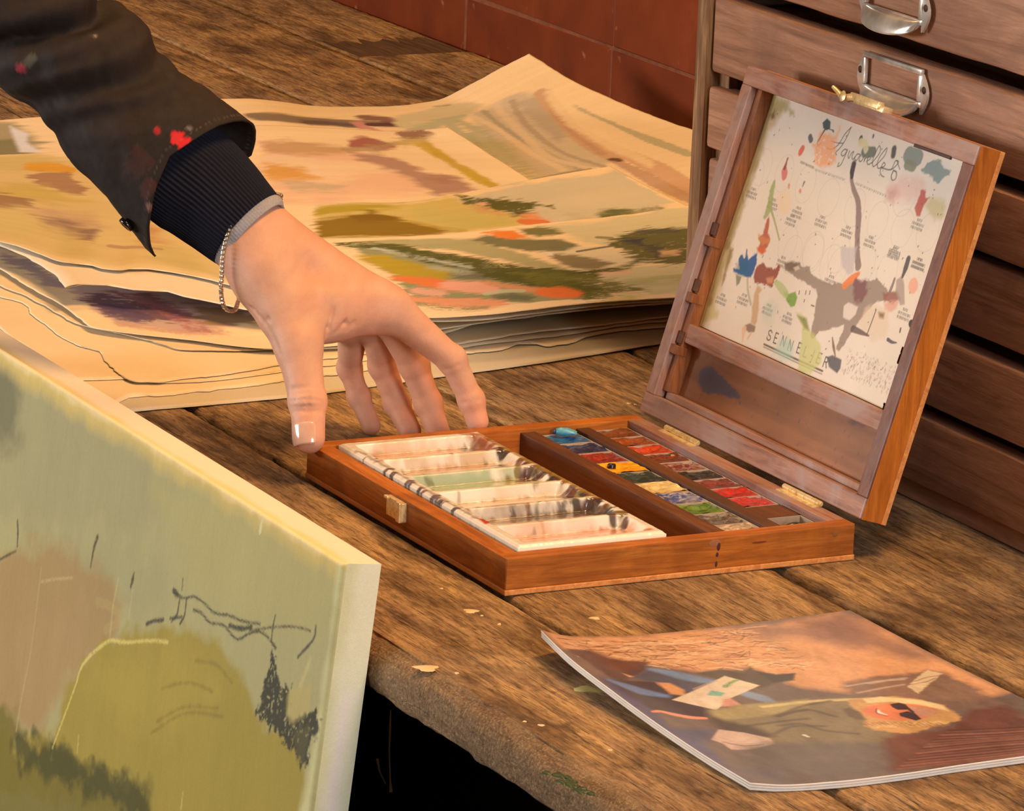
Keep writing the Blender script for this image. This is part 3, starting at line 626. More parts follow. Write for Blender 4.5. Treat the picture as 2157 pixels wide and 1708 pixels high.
ct.poly([(.0921,.1193),(.0988,.1215),(.1086,.1229),(.1121,.1216),(.1203,.1234),(.1237,.1199),(.1337,.1187),(.1417,.1184),(.1482,.1184),(.1544,.1212),(.1619,.1214),(.1681,.1263),(.1715,.127),(.1748,.1257),(.1809,.1284),(.1868,.129),(.1915,.1318),(.1984,.1309),(.2064,.1279),(.2097,.1266),(.2074,.122),(.1992,.1188),(.1962,.1154),(.1916,.1102),(.1862,.1021),(.1827,.0951),(.1803,.0884),(.1768,.0834),(.1731,.0832),(.1728,.088),(.1737,.0951),(.1727,.099),(.1666,.0963),(.1586,.0923),(.1509,.0899),(.147,.0834),(.1432,.0853),(.1411,.0953),(.139,.101),(.1362,.1102),(.1281,.1125),(.1142,.1137),(.1057,.1146),(.0943,.1156)], (152, 134, 122), .95, .0005, .0009, 420)
ct.poly([(.0921,.1193),(.0988,.1215),(.1086,.1229),(.1101,.1205),(.1042,.1171),(.0955,.1159)], (116, 100, 84), .8, .0012, .001); ct.poly([(.1031,.1189),(.1082,.1215),(.1105,.1198),(.1065,.1176)], (214, 196, 180), .8, .0006)
ct.poly([(.1665,.1094),(.17,.1122),(.1816,.1121),(.1819,.1073),(.1773,.1021),(.1694,.1024)], (218, 202, 190), .95, .0006, .0006); ct.poly([(.1176,.1081),(.1335,.1124),(.1378,.1084),(.1379,.1029),(.1405,.0986),(.1377,.0945),(.1277,.0957),(.1201,.0995)], (219, 205, 191), .95, .0006, .0006)
for p_ in ([(.1256,.1036),(.1258,.1022)], [(.1244,.1089),(.1249,.1069)], [(.1344,.1021),(.1377,.1021)], [(.1285,.1098),(.129,.1078)], [(.1174,.1073),(.1179,.1054)]): ct.stroke(p_, .0004, DK, .9)
ct.stroke([(.1608,.1212),(.1658,.1258),(.1714,.1304)], (.0026, .0028, .0016), (226, 130, 78), .95, .0005, .0004)
ct.poly([(.1696,.1259),(.1835,.1283),(.187,.1202),(.1832,.1159),(.1757,.1135),(.1716,.1181)], (124, 78, 84), .8, .0012, .0022, 300); ct.poly([(.203,.1251),(.2167,.1295),(.2224,.1261),(.2176,.1216),(.2077,.1214)], (146, 94, 84), .9, .001, .0014, 300)
ct.poly([(.2073,.12),(.2217,.1252),(.2223,.1199),(.2182,.1163),(.2102,.1172)], (214, 158, 140), .8, .001, .001); ct.poly([(.2156,.1293),(.2126,.1354),(.2167,.1391),(.2214,.1353),(.2286,.1241),(.2246,.1225)], (166, 146, 138), .85, .0006); ct.stroke([(.2173,.1497),(.2177,.1447),(.2176,.1386)], (.0020, .0022, .0010), (86, 82, 86), .95)
ct.stroke([(.2106,.1357),(.2105,.1316),(.2101,.1281)], (.0010, .0012, .0014), (128, 114, 110), .9); ct.stroke([(.2299,.1366),(.2312,.1355)], .0042, (226, 164, 142), .85)
ct.poly([(.145,.1413),(.161,.1447),(.1631,.1369),(.1659,.1299),(.1608,.1278),(.1515,.1302)], (188, 178, 180), .75, .001, .001); ct.poly([(.1007,.1029),(.107,.1036),(.1133,.1064),(.1173,.1031),(.1173,.0975),(.1128,.0961),(.106,.0985)], (116, 156, 62), .9, .0006, .001)
ct.stroke([(.0878,.1064),(.0956,.1046),(.1038,.1022)], (.0018, .0030, .0026), (178, 188, 126), .8); ct.poly([(.1203,.0947),(.1315,.0938),(.1417,.0877),(.1565,.0828),(.163,.0719),(.1564,.0633),(.1423,.0628),(.1365,.0767),(.1322,.0883)], (190, 190, 120), .75, .001, .0014)
ct.poly([(.1226,.0931),(.1342,.0937),(.1406,.0875),(.1352,.0876)], (120, 124, 58), .75, .001); ct.poly([(.1105,.0756),(.1234,.0765),(.1306,.0733),(.1327,.0654),(.12,.0645),(.1091,.0647)], (160, 196, 180), .55, .003, .003); ct.poly([(.0849,.0888),(.091,.0944),(.0976,.0902),(.0954,.0827),(.0856,.0833)], (176, 196, 180), .5, .004, .003)
ct.poly([(.1665,.0769),(.1715,.0794),(.182,.0791),(.1837,.074),(.182,.0705),(.1721,.072)], (96, 94, 100), .95, .0005); ct.stroke([(.1657,.0891),(.1697,.0845),(.1747,.0795)], (.0005, .0012, .0005), (124, 100, 76), .9)
ct.poly([(.1902,.1127),(.1999,.1176),(.2124,.1177),(.2196,.1098),(.2197,.101),(.2072,.0967),(.1958,.0989),(.1862,.1021)], (214, 190, 166), .7, .002, .002); ct.stroke([(.2017,.1146),(.2008,.1055),(.1999,.0984)], .0005, (96, 80, 76), .9); ct.stroke([(.1832,.0987),(.1921,.0987),(.2023,.0987)], (.0022, .0016, .0006), (104, 86, 80), .9)
ct.poly([(.2046,.1139),(.2116,.1148),(.2123,.1115),(.2075,.1111)], (130, 100, 72), .85, .001); ct.stroke([(.2234,.1012),(.2286,.1007),(.2332,.1014)], (.0012, .0010, .0004), (74, 76, 84), .9); ct.stroke([(.2405,.1153),(.2412,.1148)], .0022, (52, 50, 54), .95); ct.stroke([(.2325,.1101),(.233,.1081)], .0007, DK, .9)
bx = np.array([(.1867,.0885),(.257,.0713)])
ct.dots(210, (bx[0][0], bx[1][1], bx[1][0], bx[0][1]), .0005, (150, 134, 126), 11, .5); ct.dots(60, (bx[0][0], bx[1][1], bx[1][0], bx[0][1]), .0007, (210, 170, 160), 12, .45)
ct.dots(120, (.03, .07, .24, .21), .0004, (96, 88, 84), 13, .8)
V = L(np.stack([SU.ravel(), TV.ravel(), (.0122 - .0010 * np.sin((SU - .0185) * 22) * np.clip((TV - .07) * 9, 0, 1) + .0006 * np.sin(SU * 60 + TV * 35)).ravel()], -1))
# torn right margin: trim the grid along an uneven edge
F = grid_faces(nv, nu); cs = SU.ravel()[F].mean(1); ctv = TV.ravel()[F].mean(1)
edge = np.interp(ctv, [.060, .066, .067, .072, .0725, .090, .0905, .1005, .101, .113, .1135, .150, .2145], [.2405, .2400, .2455, .2462, .2425, .2420, .2400, .2400, .2475, .2470, .2425, .2412, .2395]) + .0006 * (fbm(ctv * 900, ctv * 0, 3) - .5)
chart = mk('colour_chart', V, F[cs < edge], attr_mat('printed_chart_paper', .7, .3, backface=tuple(lin((210, 200, 186)))), None, True, ct.C)
setp(chart, 'paint-splashed printed colour chart glued inside the open box lid', 'chart')

# ------------------------------------------------------------------ white porcelain palette with six sloping wells
x0, x1, y0, y1 = -.2545, -.0135, .0140, .1090
nx, ny = 440, 170
gx = np.linspace(x0, x1, nx); gy = np.linspace(y0, y1, ny); GX, GY = np.meshgrid(gx, gy)
wl = (x1 - x0 - .010) / 6; u_ = (GX - x0 - .005) / wl; k_ = np.clip(np.floor(u_), 0, 5); fu = u_ - k_
def sst(a, b, x): t = np.clip((x - a) / (b - a), 0, 1); return t * t * (3 - 2 * t)
inx = sst(.06, .16, fu) * sst(1.0, .90, fu) * (u_ > 0) * (u_ < 6)
iny = sst(y0 + .0065, y0 + .0105, GY) * sst(y1 - .0055, y1 - .012, GY)
dep = (.0066 * np.clip(1 - fu, 0, 1) ** .9 + .0016)
Z = .0246 - dep * inx * iny
edge = np.minimum.reduce([GX - x0, x1 - GX, GY - y0, y1 - GY])
Z -= .0016 * (1 - sst(0, .0022, edge)) + .0003 * (fbm(GX * 300, GY * 300, 2) - .5)
pp = Paint(GX, GY, (226, 218, 204), ((232, 222, 206), (.82, .80, .75)))
g_ = np.random.default_rng(8)
OC = [(176, 104, 62), (160, 88, 40), (150, 134, 50), (178, 108, 54), (104, 66, 42), (186, 96, 52)]
for k in range(6):
    xa = x0 + .005 + k * wl
    # pooled colour along the foot of each well and thin washes up the slope
    pp.poly([(xa + wl * .20, y0 + .012), (xa + wl * .20, y1 - .013), (xa + wl * .55, y1 - .013), (xa + wl * .42, y0 + .012)], OC[k], .9, .0015, .004, 130, dry=.12, sd=k)
    pp.stroke([(xa + wl * .55, y0 + .012), (xa + wl * .6, y0 + .05), (xa + wl * .5, y1 - .014)], (.003, .0045, .005), [(216, 176, 140), (222, 160, 100), (206, 190, 120), (226, 176, 120), (146, 110, 86), (226, 150, 110)][k], .7, .002, .003, 200, sd=k + 3)
    pp.stroke([(xa + wl * .93, y0 + .008), (xa + wl * .95, y0 + .05), (xa + wl * .92, y1 - .008)], (.0022, .0016, .0030), [(150, 88, 52), (90, 50, 34), (132, 110, 50), (140, 84, 56), (70, 58, 52), (196, 110, 74)][k], .85, .0008, .0012, 300, sd=k)
    pp.stroke([(xa + wl * .17, y0 + .010), (xa + wl * .18, y1 - .014)], .0008, [(120, 66, 40), (88, 50, 30), (120, 110, 60), (110, 70, 50), (84, 62, 50), (170, 90, 70)][k], .8, .0006, .0012, 300, sd=k + 9)
    for q in range(7):   # dribbles down the steep wall of the well
        yy = y0 + g_.uniform(.012, .080); pp.stroke([(xa + wl * .05, yy), (xa + wl * .10, yy + g_.normal(0, .006)), (xa + wl * .17, yy + g_.normal(.004, .010))], g_.uniform(.001, .005), [(206, 172, 140), (190, 160, 124), (150, 166, 130), (206, 188, 160), (140, 122, 106), (210, 168, 140)][k], g_.uniform(.2, .5), .0015, .0015, 300, sd=q)
    for q in range(5):
        pp.stroke([(xa + wl * g_.uniform(.25, .8), y0 + g_.uniform(.012, .03)), (xa + wl * g_.uniform(.25, .8), y0 + g_.uniform(.045, .085))], g_.uniform(.0006, .002), [(214, 160, 120), (186, 120, 80), (150, 160, 110), (222, 180, 140), (128, 104, 90), (210, 130, 100)][k], .5, .002, .001, 200, sd=q)
xa = x0 + .005 + 2 * wl
pp.poly([(xa + wl * .05, y0 + .010), (xa + wl * .05, y1 - .035), (xa + wl * .85, y1 - .030), (xa + wl * .75, y0 + .012)], (158, 172, 140), .9, .002, .002, 200)
# crusted dark paint along the far rim
for k in range(80):
    xx = g_.uniform(x0 + .004, x1 - .03); c_ = [(52, 40, 34), (90, 74, 40), (78, 44, 40), (46, 44, 46), (120, 104, 52), (104, 56, 34)][g_.integers(0, 6)]
    yy = y1 - abs(g_.normal(.006, .006)); pp.stroke([(xx, yy), (xx + g_.normal(0, .004), yy - abs(g_.normal(0, .006)))], g_.uniform(.0010, .0034), c_, .9, .0008, .0012, 350, sd=k)
for k in range(40):   # stray smears over the ribs and end walls
    xx = g_.uniform(x0 + .01, x1 - .01); yy = y0 + g_.uniform(.004, .090); pp.stroke([(xx, yy), (xx + g_.normal(0, .004), yy + g_.normal(.004, .006))], g_.uniform(.0004, .0016), [(120, 84, 56), (96, 84, 74), (170, 120, 80), (140, 60, 46), (110, 112, 84)][k % 5], g_.uniform(.35, .8), .0006, .0008, 400, sd=k)
pp.stroke([(x0 + .004, y1 - .002), (x1 - .08, y1 - .003)], .0026, (156, 124, 52), .8, .001, .0015, 200)
pp.stroke([(x0 + .002, y0 + .085), (x0 + .012, y0 + .088), (x0 + .03, y1 - .010)], .005, (150, 84, 56), .8, .002, .003, 200)
xa = x0 + .005 + 4 * wl
pp.poly([(xa + wl * .1, y0 + .035), (xa + wl * .1, y1 - .010), (xa + wl * .6, y1 - .008), (xa + wl * .5, y0 + .03)], (74, 66, 60), .85, .002, .005, 220, dry=.35)
pp.poly([(xa + wl * .55, y0 + .004), (xa + wl * .9, y0 + .003), (xa + wl * .8, y0 + .014)], (186, 40, 36), .95, .0008, .0006)
# drips down the front rim
for k in range(15):
    xx = g_.uniform(x0 + .03, x1 - .055); c_ = [(52, 46, 62), (60, 54, 70), (84, 96, 78), (96, 56, 60), (44, 40, 48)][g_.integers(0, 5)]
    pp.stroke([(xx, y0 - .001), (xx + g_.normal(0, .001), y0 + g_.uniform(.001, .0045))], g_.uniform(.0008, .0024), c_, .9, .0006, .0008, 400, sd=k)
pp.stroke([(x0 + .03, y0 + .0035), (x1 - .06, y0 + .0035)], .0012, (70, 62, 76), .55, .001, .0014, 250)
top = np.stack([GX, GY, Z], -1).reshape(-1, 3)
per = np.r_[np.arange(nx), (np.arange(1, ny)) * nx + nx - 1, (ny - 1) * nx + np.arange(nx - 2, -1, -1), np.arange(ny - 2, 0, -1) * nx]
sk = top[per].copy(); sk[:, 2] = .0045; sk[:, 0] += np.sign(-.134 - sk[:, 0]) * .0010; n0 = len(top); m_ = len(per)
mid = top[per].copy(); mid[:, 2] = .0150
F = np.vstack([grid_faces(ny, nx), [(per[i], n0 + i, n0 + (i + 1) % m_, per[(i + 1) % m_]) for i in range(m_)], [(n0 + i, n0 + m_ + i, n0 + m_ + (i + 1) % m_, n0 + (i + 1) % m_) for i in range(m_)]])
mc = np.where((fbm(mid[:, 0] * 330, mid[:, 1] * 330, 4) > .62)[:, None] & (np.abs(mid[:, 1] - y0) < .002)[:, None], lin((58, 52, 64)) * .9, pp.alb((214, 206, 190)))
C_ = np.vstack([pp.C, mc, np.tile(pp.alb((200, 192, 176)), (m_, 1))])
palette = mk('porcelain_palette', np.vstack([top, mid, sk]), F, attr_mat('glazed_porcelain', .22, .6, bmp=.05, coat=.6), None, True, C_)
setp(palette, 'white porcelain palette with six paint-stained wells inside the wooden box', 'palette')

# ------------------------------------------------------------------ paint pans, two rows
M_pan = plain('white_pan_plastic', (178, 160, 146), .35, vary=.15, scale=200, bmp=0)
def cake_mat(name, c, gl=.18, second=None):
    m, nt, b = new_mat(name); n = noise(nt, coords(nt, (1, 1, 1)), 160, 5, .6, .8); c0 = lin(c)
    d_ = tuple(c0 * .45) if second is None else tuple(lin(second))
    nt.links.new(ramp(nt, n, [(.34, d_), (.56, tuple(c0)), (.78, tuple(np.minimum(c0 * 1.35 + .01, .9)))]), b.inputs['Base Color'])
    b.inputs['Roughness'].default_value = gl; b.inputs['Coat Weight'].default_value = .5; b.inputs['Coat Roughness'].default_value = .08
    bump(nt, b, n, .9, .0025); return m
def pan(xa, xb, ya, yb, cname, col, label, lev=.0150, gl=.2, second=None, grp=None):
    t = thing('paint_pan', label, 'paint pan', ((xa + xb) / 2, (ya + yb) / 2, .0037), grp); w = .0006; zt = .0174
    mb = MB()
    for lo, hi in (((xa, ya, .0037), (xb, ya + w, zt)), ((xa, yb - w, .0037), (xb, yb, zt)), ((xa, ya + w, .0037), (xa + w, yb - w, zt)), ((xb - w, ya + w, .0037), (xb, yb - w, zt)), ((xa + w, ya + w, .0037), (xb - w, yb - w, .0055))): mb.box(lo, hi)
    mb.build('tray', M_pan, t)
    n_ = 18; X, Y = np.meshgrid(np.linspace(xa + w, xb - w, n_), np.linspace(ya + w, yb - w, n_)); ed = np.minimum.reduce([X - xa, xb - X, Y - ya, yb - Y])
    Zc = lev + .0014 * (fbm(X * 160, Y * 160, xa * 99, 3) - .5) * 2 + .0005 * (1 - sst(0, .004, ed)) - .0012 * np.exp(-((X - (xa + xb) / 2) ** 2 + (Y - (ya + yb) / 2) ** 2) / .00004)
    mk('paint_cake', np.stack([X, Y, Zc], -1).reshape(-1, 3), grid_faces(n_, n_), cake_mat('cake_' + cname, col, gl, second), t, True)
    return t
G1 = 'pans in the row beside the palette'; G2 = 'pans in the row along the hinges'
row1 = [('cerulean', (40, 112, 178), 'bright blue paint pan in the far corner beside the palette divider', None), ('prussian', (18, 44, 92), 'dark navy blue paint pan next to the bright blue one', None), ('madder', (150, 44, 26), 'brick red paint pan between the navy and the yellow pans', (90, 26, 20)),
        ('cadmium_yellow', (236, 178, 16), 'bright yellow paint pan with a dark speck in it', (214, 140, 8)), ('viridian', (28, 62, 58), 'dark teal green paint pan next to the yellow one', None), ('cream', (222, 204, 150), 'cream coloured paint pan in the middle of its row', (190, 168, 110)),
        ('ultramarine', (48, 70, 150), 'blue and white streaked paint pan beside the leaf green one', (190, 190, 190)), ('leaf_green', (96, 138, 40), 'leaf green paint pan near the near end of its row', (44, 74, 24)), ('payne_grey', (66, 58, 60), 'dark grey paint pan with pale scratches next to the green one', (150, 140, 132)), ('grey_wash', (196, 178, 164), 'pale pan with a black lump of paint at the near end', (120, 104, 98))]
xp = np.linspace(-.2575, -.0130, 11)
for k, (n_, c_, lb, s2) in enumerate(row1): pan(xp[k] + .0004, xp[k + 1] - .0004, .1510, .1776, n_, c_, lb, .0174 if n_ in ('cadmium_yellow', 'cream') else .0167, .3 if n_ in ('cadmium_yellow', 'cream') else .15, s2, G1)
row2 = [('burnt_umber', (122, 66, 34), 'brown paint pan at the far end of the hinge row', None), ('raw_sienna', (158, 78, 26), 'orange brown glossy paint pan near the far end of the hinge row', (96, 50, 26)), ('vermilion', (206, 66, 14), 'glossy orange red paint pan full of bubbles along the hinges', (120, 36, 10)), ('amber', (120, 52, 14), 'dark amber paint pan after the bubbly orange red one', (50, 26, 14)),
        ('crimson_dark', (110, 34, 32), 'dark crimson paint pan in the middle of the hinge row', (190, 160, 150)), ('ivory_black', (30, 30, 28), 'black paint pan with pale rim in the hinge row', None), ('rose_brown', (132, 54, 46), 'mauve brown paint pan between the black and the scarlet pans', (76, 44, 52)), ('scarlet', (196, 34, 24), 'scarlet paint pan in the hinge row', (130, 18, 18)), ('carmine', (190, 50, 50), 'carmine pink paint pan next to the wooden spacer block', (140, 26, 36))]
xq = np.linspace(-.2575, -.0670, 10)
for k, (n_, c_, lb, s2) in enumerate(row2): pan(xq[k] + .0004, xq[k + 1] - .0004, .1890, .2142, n_, c_, lb, .0167, .1, s2, G2)
pan(-.0418, -.0135, .1890, .2142, 'grey_tray', (150, 144, 136), 'grey pan holding a black cap beside the spacer block', .0080, .4, (90, 84, 80), G2)
def disc_thing(name, label, cat, c_, r, h, mat, tilt=(0, 0, 0)):
    mb = MB(); n_ = 20; R_ = Matrix.Rotation(tilt[2], 3, 'Z') @ Matrix.Rotation(tilt[1], 3, 'Y') @ Matrix.Rotation(tilt[0], 3, 'X')
    prof = [(.55 * r, h * .82), (.62 * r, h), (.85 * r, h), (r, h * .9), (r, h * .06), (.95 * r, 0)]
    V = [(0, 0, h * .82)]; F = []
    for pr_, pz in prof: V += [(pr_ * math.cos(2 * PI * j / n_), pr_ * math.sin(2 * PI * j / n_), pz) for j in range(n_)]
    F += [(0, 1 + j, 1 + (j + 1) % n_) for j in range(n_)]
    for q in range(len(prof) - 1): F += [(1 + q * n_ + j, 1 + (q + 1) * n_ + j, 1 + (q + 1) * n_ + (j + 1) % n_, 1 + q * n_ + (j + 1) % n_) for j in range(n_)]
    F += [tuple(1 + (len(prof) - 1) * n_ + j for j in range(n_))[::-1]]
    V = np.array([(R_ @ Vector(v))[:] for v in V]) + np.array(c_)
    return setp(mk(name, V, F, mat, None, True), label, cat)
M_cap = plain('black_plastic', (24, 22, 24), .3, vary=.2)
disc_thing('bottle_cap', 'small black round cap lying in the grey pan of the paint box', 'cap', (-.0250, .2020, .0082), .0075, .0080, M_cap, (.25, .2, 0))
disc_thing('paint_lump', 'little black lump resting on the yellow paint pan', 'paint lump', (-.1760, .1600, .0150), .0026, .0040, M_cap)
disc_thing('dried_paint_blob', 'black lump of dried paint on the pale pan at the near end', 'paint lump', (-.0215, .1720, .0135), .0048, .0042, M_cap)
# small blue tube lying over the first pan
tb = thing('paint_tube', 'small crumpled blue paint tube lying across the bright blue pan', 'paint tube', (-.2480, .1700, .0178))
n_ = 16; V = []
Pt = np.array([(-.2535, .1620, .0200), (-.2520, .1645, .0203), (-.2500, .1680, .0204), (-.2482, .1712, .0202), (-.2470, .1732, .0198)]); ax = np.array([.5, .866, 0]); sd_ = np.array([.866, -.5, 0])
for k, q in enumerate(Pt):
    a_, b_ = [(.0024, .0022), (.0030, .0026), (.0034, .0024), (.0036, .0014), (.0037, .0005)][k]
    V += [q + sd_ * a_ * math.cos(2 * PI * j / n_) + np.array([0, 0, b_ * math.sin(2 * PI * j / n_)]) for j in range(n_)]
mk('tube_body', V, [tuple(f) for f in grid_faces(5, n_, True)] + [tuple(range(n_))[::-1], tuple(range(4 * n_, 5 * n_))], plain('blue_tube_foil', (96, 172, 206), .4, .1, .25, 200), tb, True)
MB().tube([(-.2545, .1603, .0199), (-.2536, .1618, .0200)], .0014, 10).build('tube_cap', plain('dark_blue_cap', (30, 74, 120), .4), tb, True)

# ------------------------------------------------------------------ stack of painted and blank deckle-edged papers
SHEET_EDGES={
 'A':([(-1.289,.1482,.022),(-1.2817,.2684,.028),(-1.297,.3588,.03),(-1.2918,.4122,.03),(-1.2943,.4611,.022),(-1.2895,.5029,.014),(-1.2839,.5401,.012),(-1.2904,.5741,.0165),(-1.2998,.6163,.03),(-1.3077,.6491,.0415),(-1.3119,.6804,.053)],
  [(-1.3119,.6804,.053),(-1.2585,.6924,.04),(-1.2078,.7117,.029),(-1.0978,.7337,.02),(-.9124,.7255,.02)],
  [(-.8887,.0005,.021),(-.8105,.1525,.021),(-.7615,.3186,.021),(-.9124,.7255,.02)],
  [(-1.289,.1482,.022),(-.8887,.0005,.021)]),
 'B':([(-1.1449,.0756,.027),(-1.1352,.1678,.027),(-1.1628,.3019,.027),(-1.1923,.3727,.028),(-1.1726,.4313,.026),(-1.1482,.4752,.026),(-1.1248,.5128,.032)],
  [(-1.1248,.5128,.032),(-1.0266,.5048,.027),(-.9292,.491,.0255),(-.5984,.426,.0245)],
  [(-.9232,-.0051,.03),(-.8282,.0137,.03),(-.815,.0191,.03),(-.7804,.026,.03),(-.751,.033,.03),(-.7452,.047,.029),(-.7292,.0526,.029),(-.722,.0611,.029),(-.7282,.0768,.028),(-.7106,.0984,.027),(-.6906,.1125,.026),(-.6609,.1233,.026),(-.6172,.1763,.025),(-.5903,.2722,.0245),(-.5984,.426,.0245)],
  [(-1.1449,.0756,.027),(-.9232,-.0051,.03)]),
 'C':([(-.8549,.2316,.03),(-.8836,.2985,.03),(-.872,.3518,.03),(-.8927,.4136,.03),(-.9209,.4886,.031),(-.9355,.5604,.034)],
  [(-.9355,.5604,.034),(-.8605,.56,.03),(-.7931,.5561,.029),(-.6231,.5328,.028)],
  [(-.6981,.1913,.0285),(-.652,.2654,.0285),(-.6338,.4066,.0285),(-.6231,.5328,.028)],
  [(-.8549,.2316,.03),(-.6981,.1913,.0285)]),
 'D':([(-.7548,.1982,.034),(-.7496,.2443,.034),(-.7434,.2941,.034),(-.7445,.3481,.034),(-.7515,.3864,.0345),(-.7541,.4228,.035),(-.763,.4829,.035),(-.7821,.5538,.035),(-.7973,.6158,.035)],
  [(-.7973,.6158,.035),(-.5159,.5169,.033)],
  [(-.5605,.1501,.031),(-.5193,.1977,.031),(-.512,.2332,.0315),(-.515,.2741,.032),(-.519,.327,.0325),(-.5161,.3863,.0325),(-.5159,.5169,.033)],
  [(-.7548,.1982,.034),(-.5605,.1501,.031)]),
 'E':([(-1.0777,.0512,.0155),(-1.027,.3648,.0155),(-.8577,.6939,.0155)],
  [(-.8577,.6939,.0155),(-.5443,.5342,.024)],
  [(-.6935,.0107,.026),(-.6938,.0146,.027),(-.6947,.0268,.027),(-.6878,.0423,.0265),(-.6727,.054,.026),(-.6665,.0718,.0255),(-.6483,.0793,.025),(-.6267,.0954,.024),(-.6117,.1029,.0235),(-.5721,.1557,.0221),(-.5326,.2437,.0229),(-.5384,.3009,.0233),(-.5445,.3593,.0237),(-.5407,.4021,.024),(-.5443,.5342,.024)],
  [(-1.0777,.0512,.0155),(-.8955,.0102,.026),(-.8335,.0158,.026),(-.7833,.0201,.026),(-.7548,.0193,.026),(-.7331,.0179,.026),(-.7007,.0121,.026),(-.6935,.0107,.026)]),
 'F':([(-1.051,.0416,.0104),(-1.016,.3599,.0104),(-.8463,.6874,.0144)],
  [(-.8463,.6874,.0144),(-.5259,.5232,.0253)],
  [(-.6159,.031,.0094),(-.6054,.0415,.0094),(-.5899,.0591,.0094),(-.5663,.0794,.0094),(-.5498,.1002,.0094),(-.5448,.1436,.0094),(-.5506,.1992,.0117),(-.557,.2561,.0139),(-.5598,.3122,.0161),(-.5515,.4082,.0202),(-.5259,.5232,.0253)],
  [(-1.051,.0416,.0104),(-.8947,.0101,.0104),(-.8264,.0133,.0104),(-.7445,.0124,.0104),(-.7134,.0136,.0104),(-.6747,.0122,.0094),(-.6409,.0115,.0094),(-.6277,.021,.0094),(-.6159,.031,.0094)]),
 'F2':([(-1.0201,.0304,.0064),(-1.0004,.3529,.0064),(-.8472,.6882,.0104)],
  [(-.8472,.6882,.0104),(-.5264,.5276,.0225)],
  [(-.6374,.0232,.0064),(-.5971,.0412,.0064),(-.5799,.046,.0064),(-.5701,.0635,.0064),(-.5588,.1042,.0064),(-.5445,.1646,.0073),(-.5543,.2315,.0099),(-.567,.2587,.0108),(-.5694,.3026,.0126),(-.5696,.3645,.0151),(-.5603,.4105,.0171),(-.5264,.5276,.0225)],
  [(-1.0201,.0304,.0064),(-.8597,-.0028,.0064),(-.7944,.0012,.0064),(-.7616,.006,.0064),(-.7104,.0082,.0064),(-.6634,.0105,.0064),(-.6374,.0232,.0064)]),
 'G':([(-.9957,.0215,.0047),(-.9751,.3413,.0047),(-.8364,.6819,.0092)],
  [(-.8364,.6819,.0092),(-.551,.5469,.0096)],
  [(-.5219,-.0153,.0047),(-.5118,-.0135,.0047),(-.5054,-.0018,.0047),(-.5082,.0148,.0047),(-.5108,.0496,.0047),(-.5235,.0965,.0047),(-.5345,.16,.0047),(-.5392,.2344,.0055),(-.5442,.261,.0058),(-.5501,.285,.0061),(-.5525,.3343,.0068),(-.5594,.4064,.0077),(-.551,.5469,.0096)],
  [(-.9957,.0215,.0047),(-.8233,-.0163,.0047),(-.7677,-.0089,.0047),(-.7434,.0001,.0047),(-.7105,-.0067,.0047),(-.6687,-.0108,.0047),(-.6403,-.0134,.0047),(-.6149,-.0105,.0047),(-.5915,-.0035,.0047),(-.5735,-.0088,.0047),(-.5431,-.0134,.0047),(-.5219,-.0153,.0047)]),
 'H':([(-.9696,.0121,.0035),(-.9641,.3363,.0035),(-.8315,.6792,.0066)],
  [(-.8315,.6792,.0066),(-.5471,.5487,.0069)],
  [(-.5296,-.0451,.0035),(-.5281,-.0318,.0035),(-.5239,-.0142,.0035),(-.5061,.0035,.0035),(-.5033,.0461,.0035),(-.5127,.0945,.0035),(-.5273,.192,.0037),(-.5353,.2386,.0041),(-.5409,.2804,.0045),(-.5469,.3315,.0049),(-.555,.3636,.0052),(-.5574,.4054,.0055),(-.5471,.5487,.0069)],
  [(-.9696,.0121,.0035),(-.772,-.0354,.0035),(-.6833,-.0409,.0035),(-.5988,-.0462,.0035),(-.5296,-.0451,.0035)]),
 'I':([(-.9435,.0026,.0024),(-.9527,.3311,.0024),(-.825,.6756,.0044)],
  [(-.825,.6756,.0044),(-.5416,.5495,.0046)],
  [(-.4671,-.0748,.0024),(-.4705,-.0409,.0024),(-.4847,-.0236,.0024),(-.4793,-.0109,.0024),(-.4813,.0158,.0024),(-.4831,.0437,.0024),(-.4893,.0834,.0024),(-.5097,.1836,.0025),(-.5253,.2337,.0028),(-.524,.2547,.0029),(-.5351,.2907,.0031),(-.5263,.2942,.0032),(-.5268,.3098,.0033),(-.5451,.344,.0034),(-.5492,.3992,.0037),(-.5416,.5495,.0046)],
  [(-.9435,.0026,.0024),(-.6803,-.0626,.0024),(-.4671,-.0748,.0024)]),
 'J':([(-.9174,-.0069,.0014),(-.9411,.3258,.0014),(-.8177,.6715,.0024)],
  [(-.8177,.6715,.0024),(-.5391,.5481,.0025)],
  [(-.4358,-.1032,.0014),(-.4498,-.0402,.0014),(-.4509,.0168,.0014),(-.4533,.0747,.0014),(-.4721,.181,.0014),(-.478,.2176,.0015),(-.4882,.2761,.0017),(-.5109,.374,.002),(-.5391,.5481,.0025)],
  [(-.9174,-.0069,.0014),(-.6327,-.0803,.0014),(-.4358,-.1032,.0014)]),
 'mag':([(.1115,-.0351,.016),(.1071,-.024,.0115),(.1042,-.0108,.008),(.1044,.0036,.0066),(.1048,.0239,.0052),(.104,.0745,.0042),(.102,.1206,.0042),(.0999,.1645,.0042)],
  [(.0999,.1645,.0042),(.1946,.1647,.0042),(.2734,.1678,.0042),(.3538,.1701,.0042)],
  [(.3463,-.039,.0052),(.3511,-.0256,.0042),(.3563,.0013,.0042),(.3577,.0416,.0042),(.356,.076,.0042),(.3561,.1146,.0046),(.3538,.1701,.0042)],
  [(.1115,-.0351,.016),(.1555,-.0406,.014),(.2025,-.0427,.012),(.2644,-.0426,.0085),(.3105,-.0406,.006),(.3463,-.039,.0052)]),
}

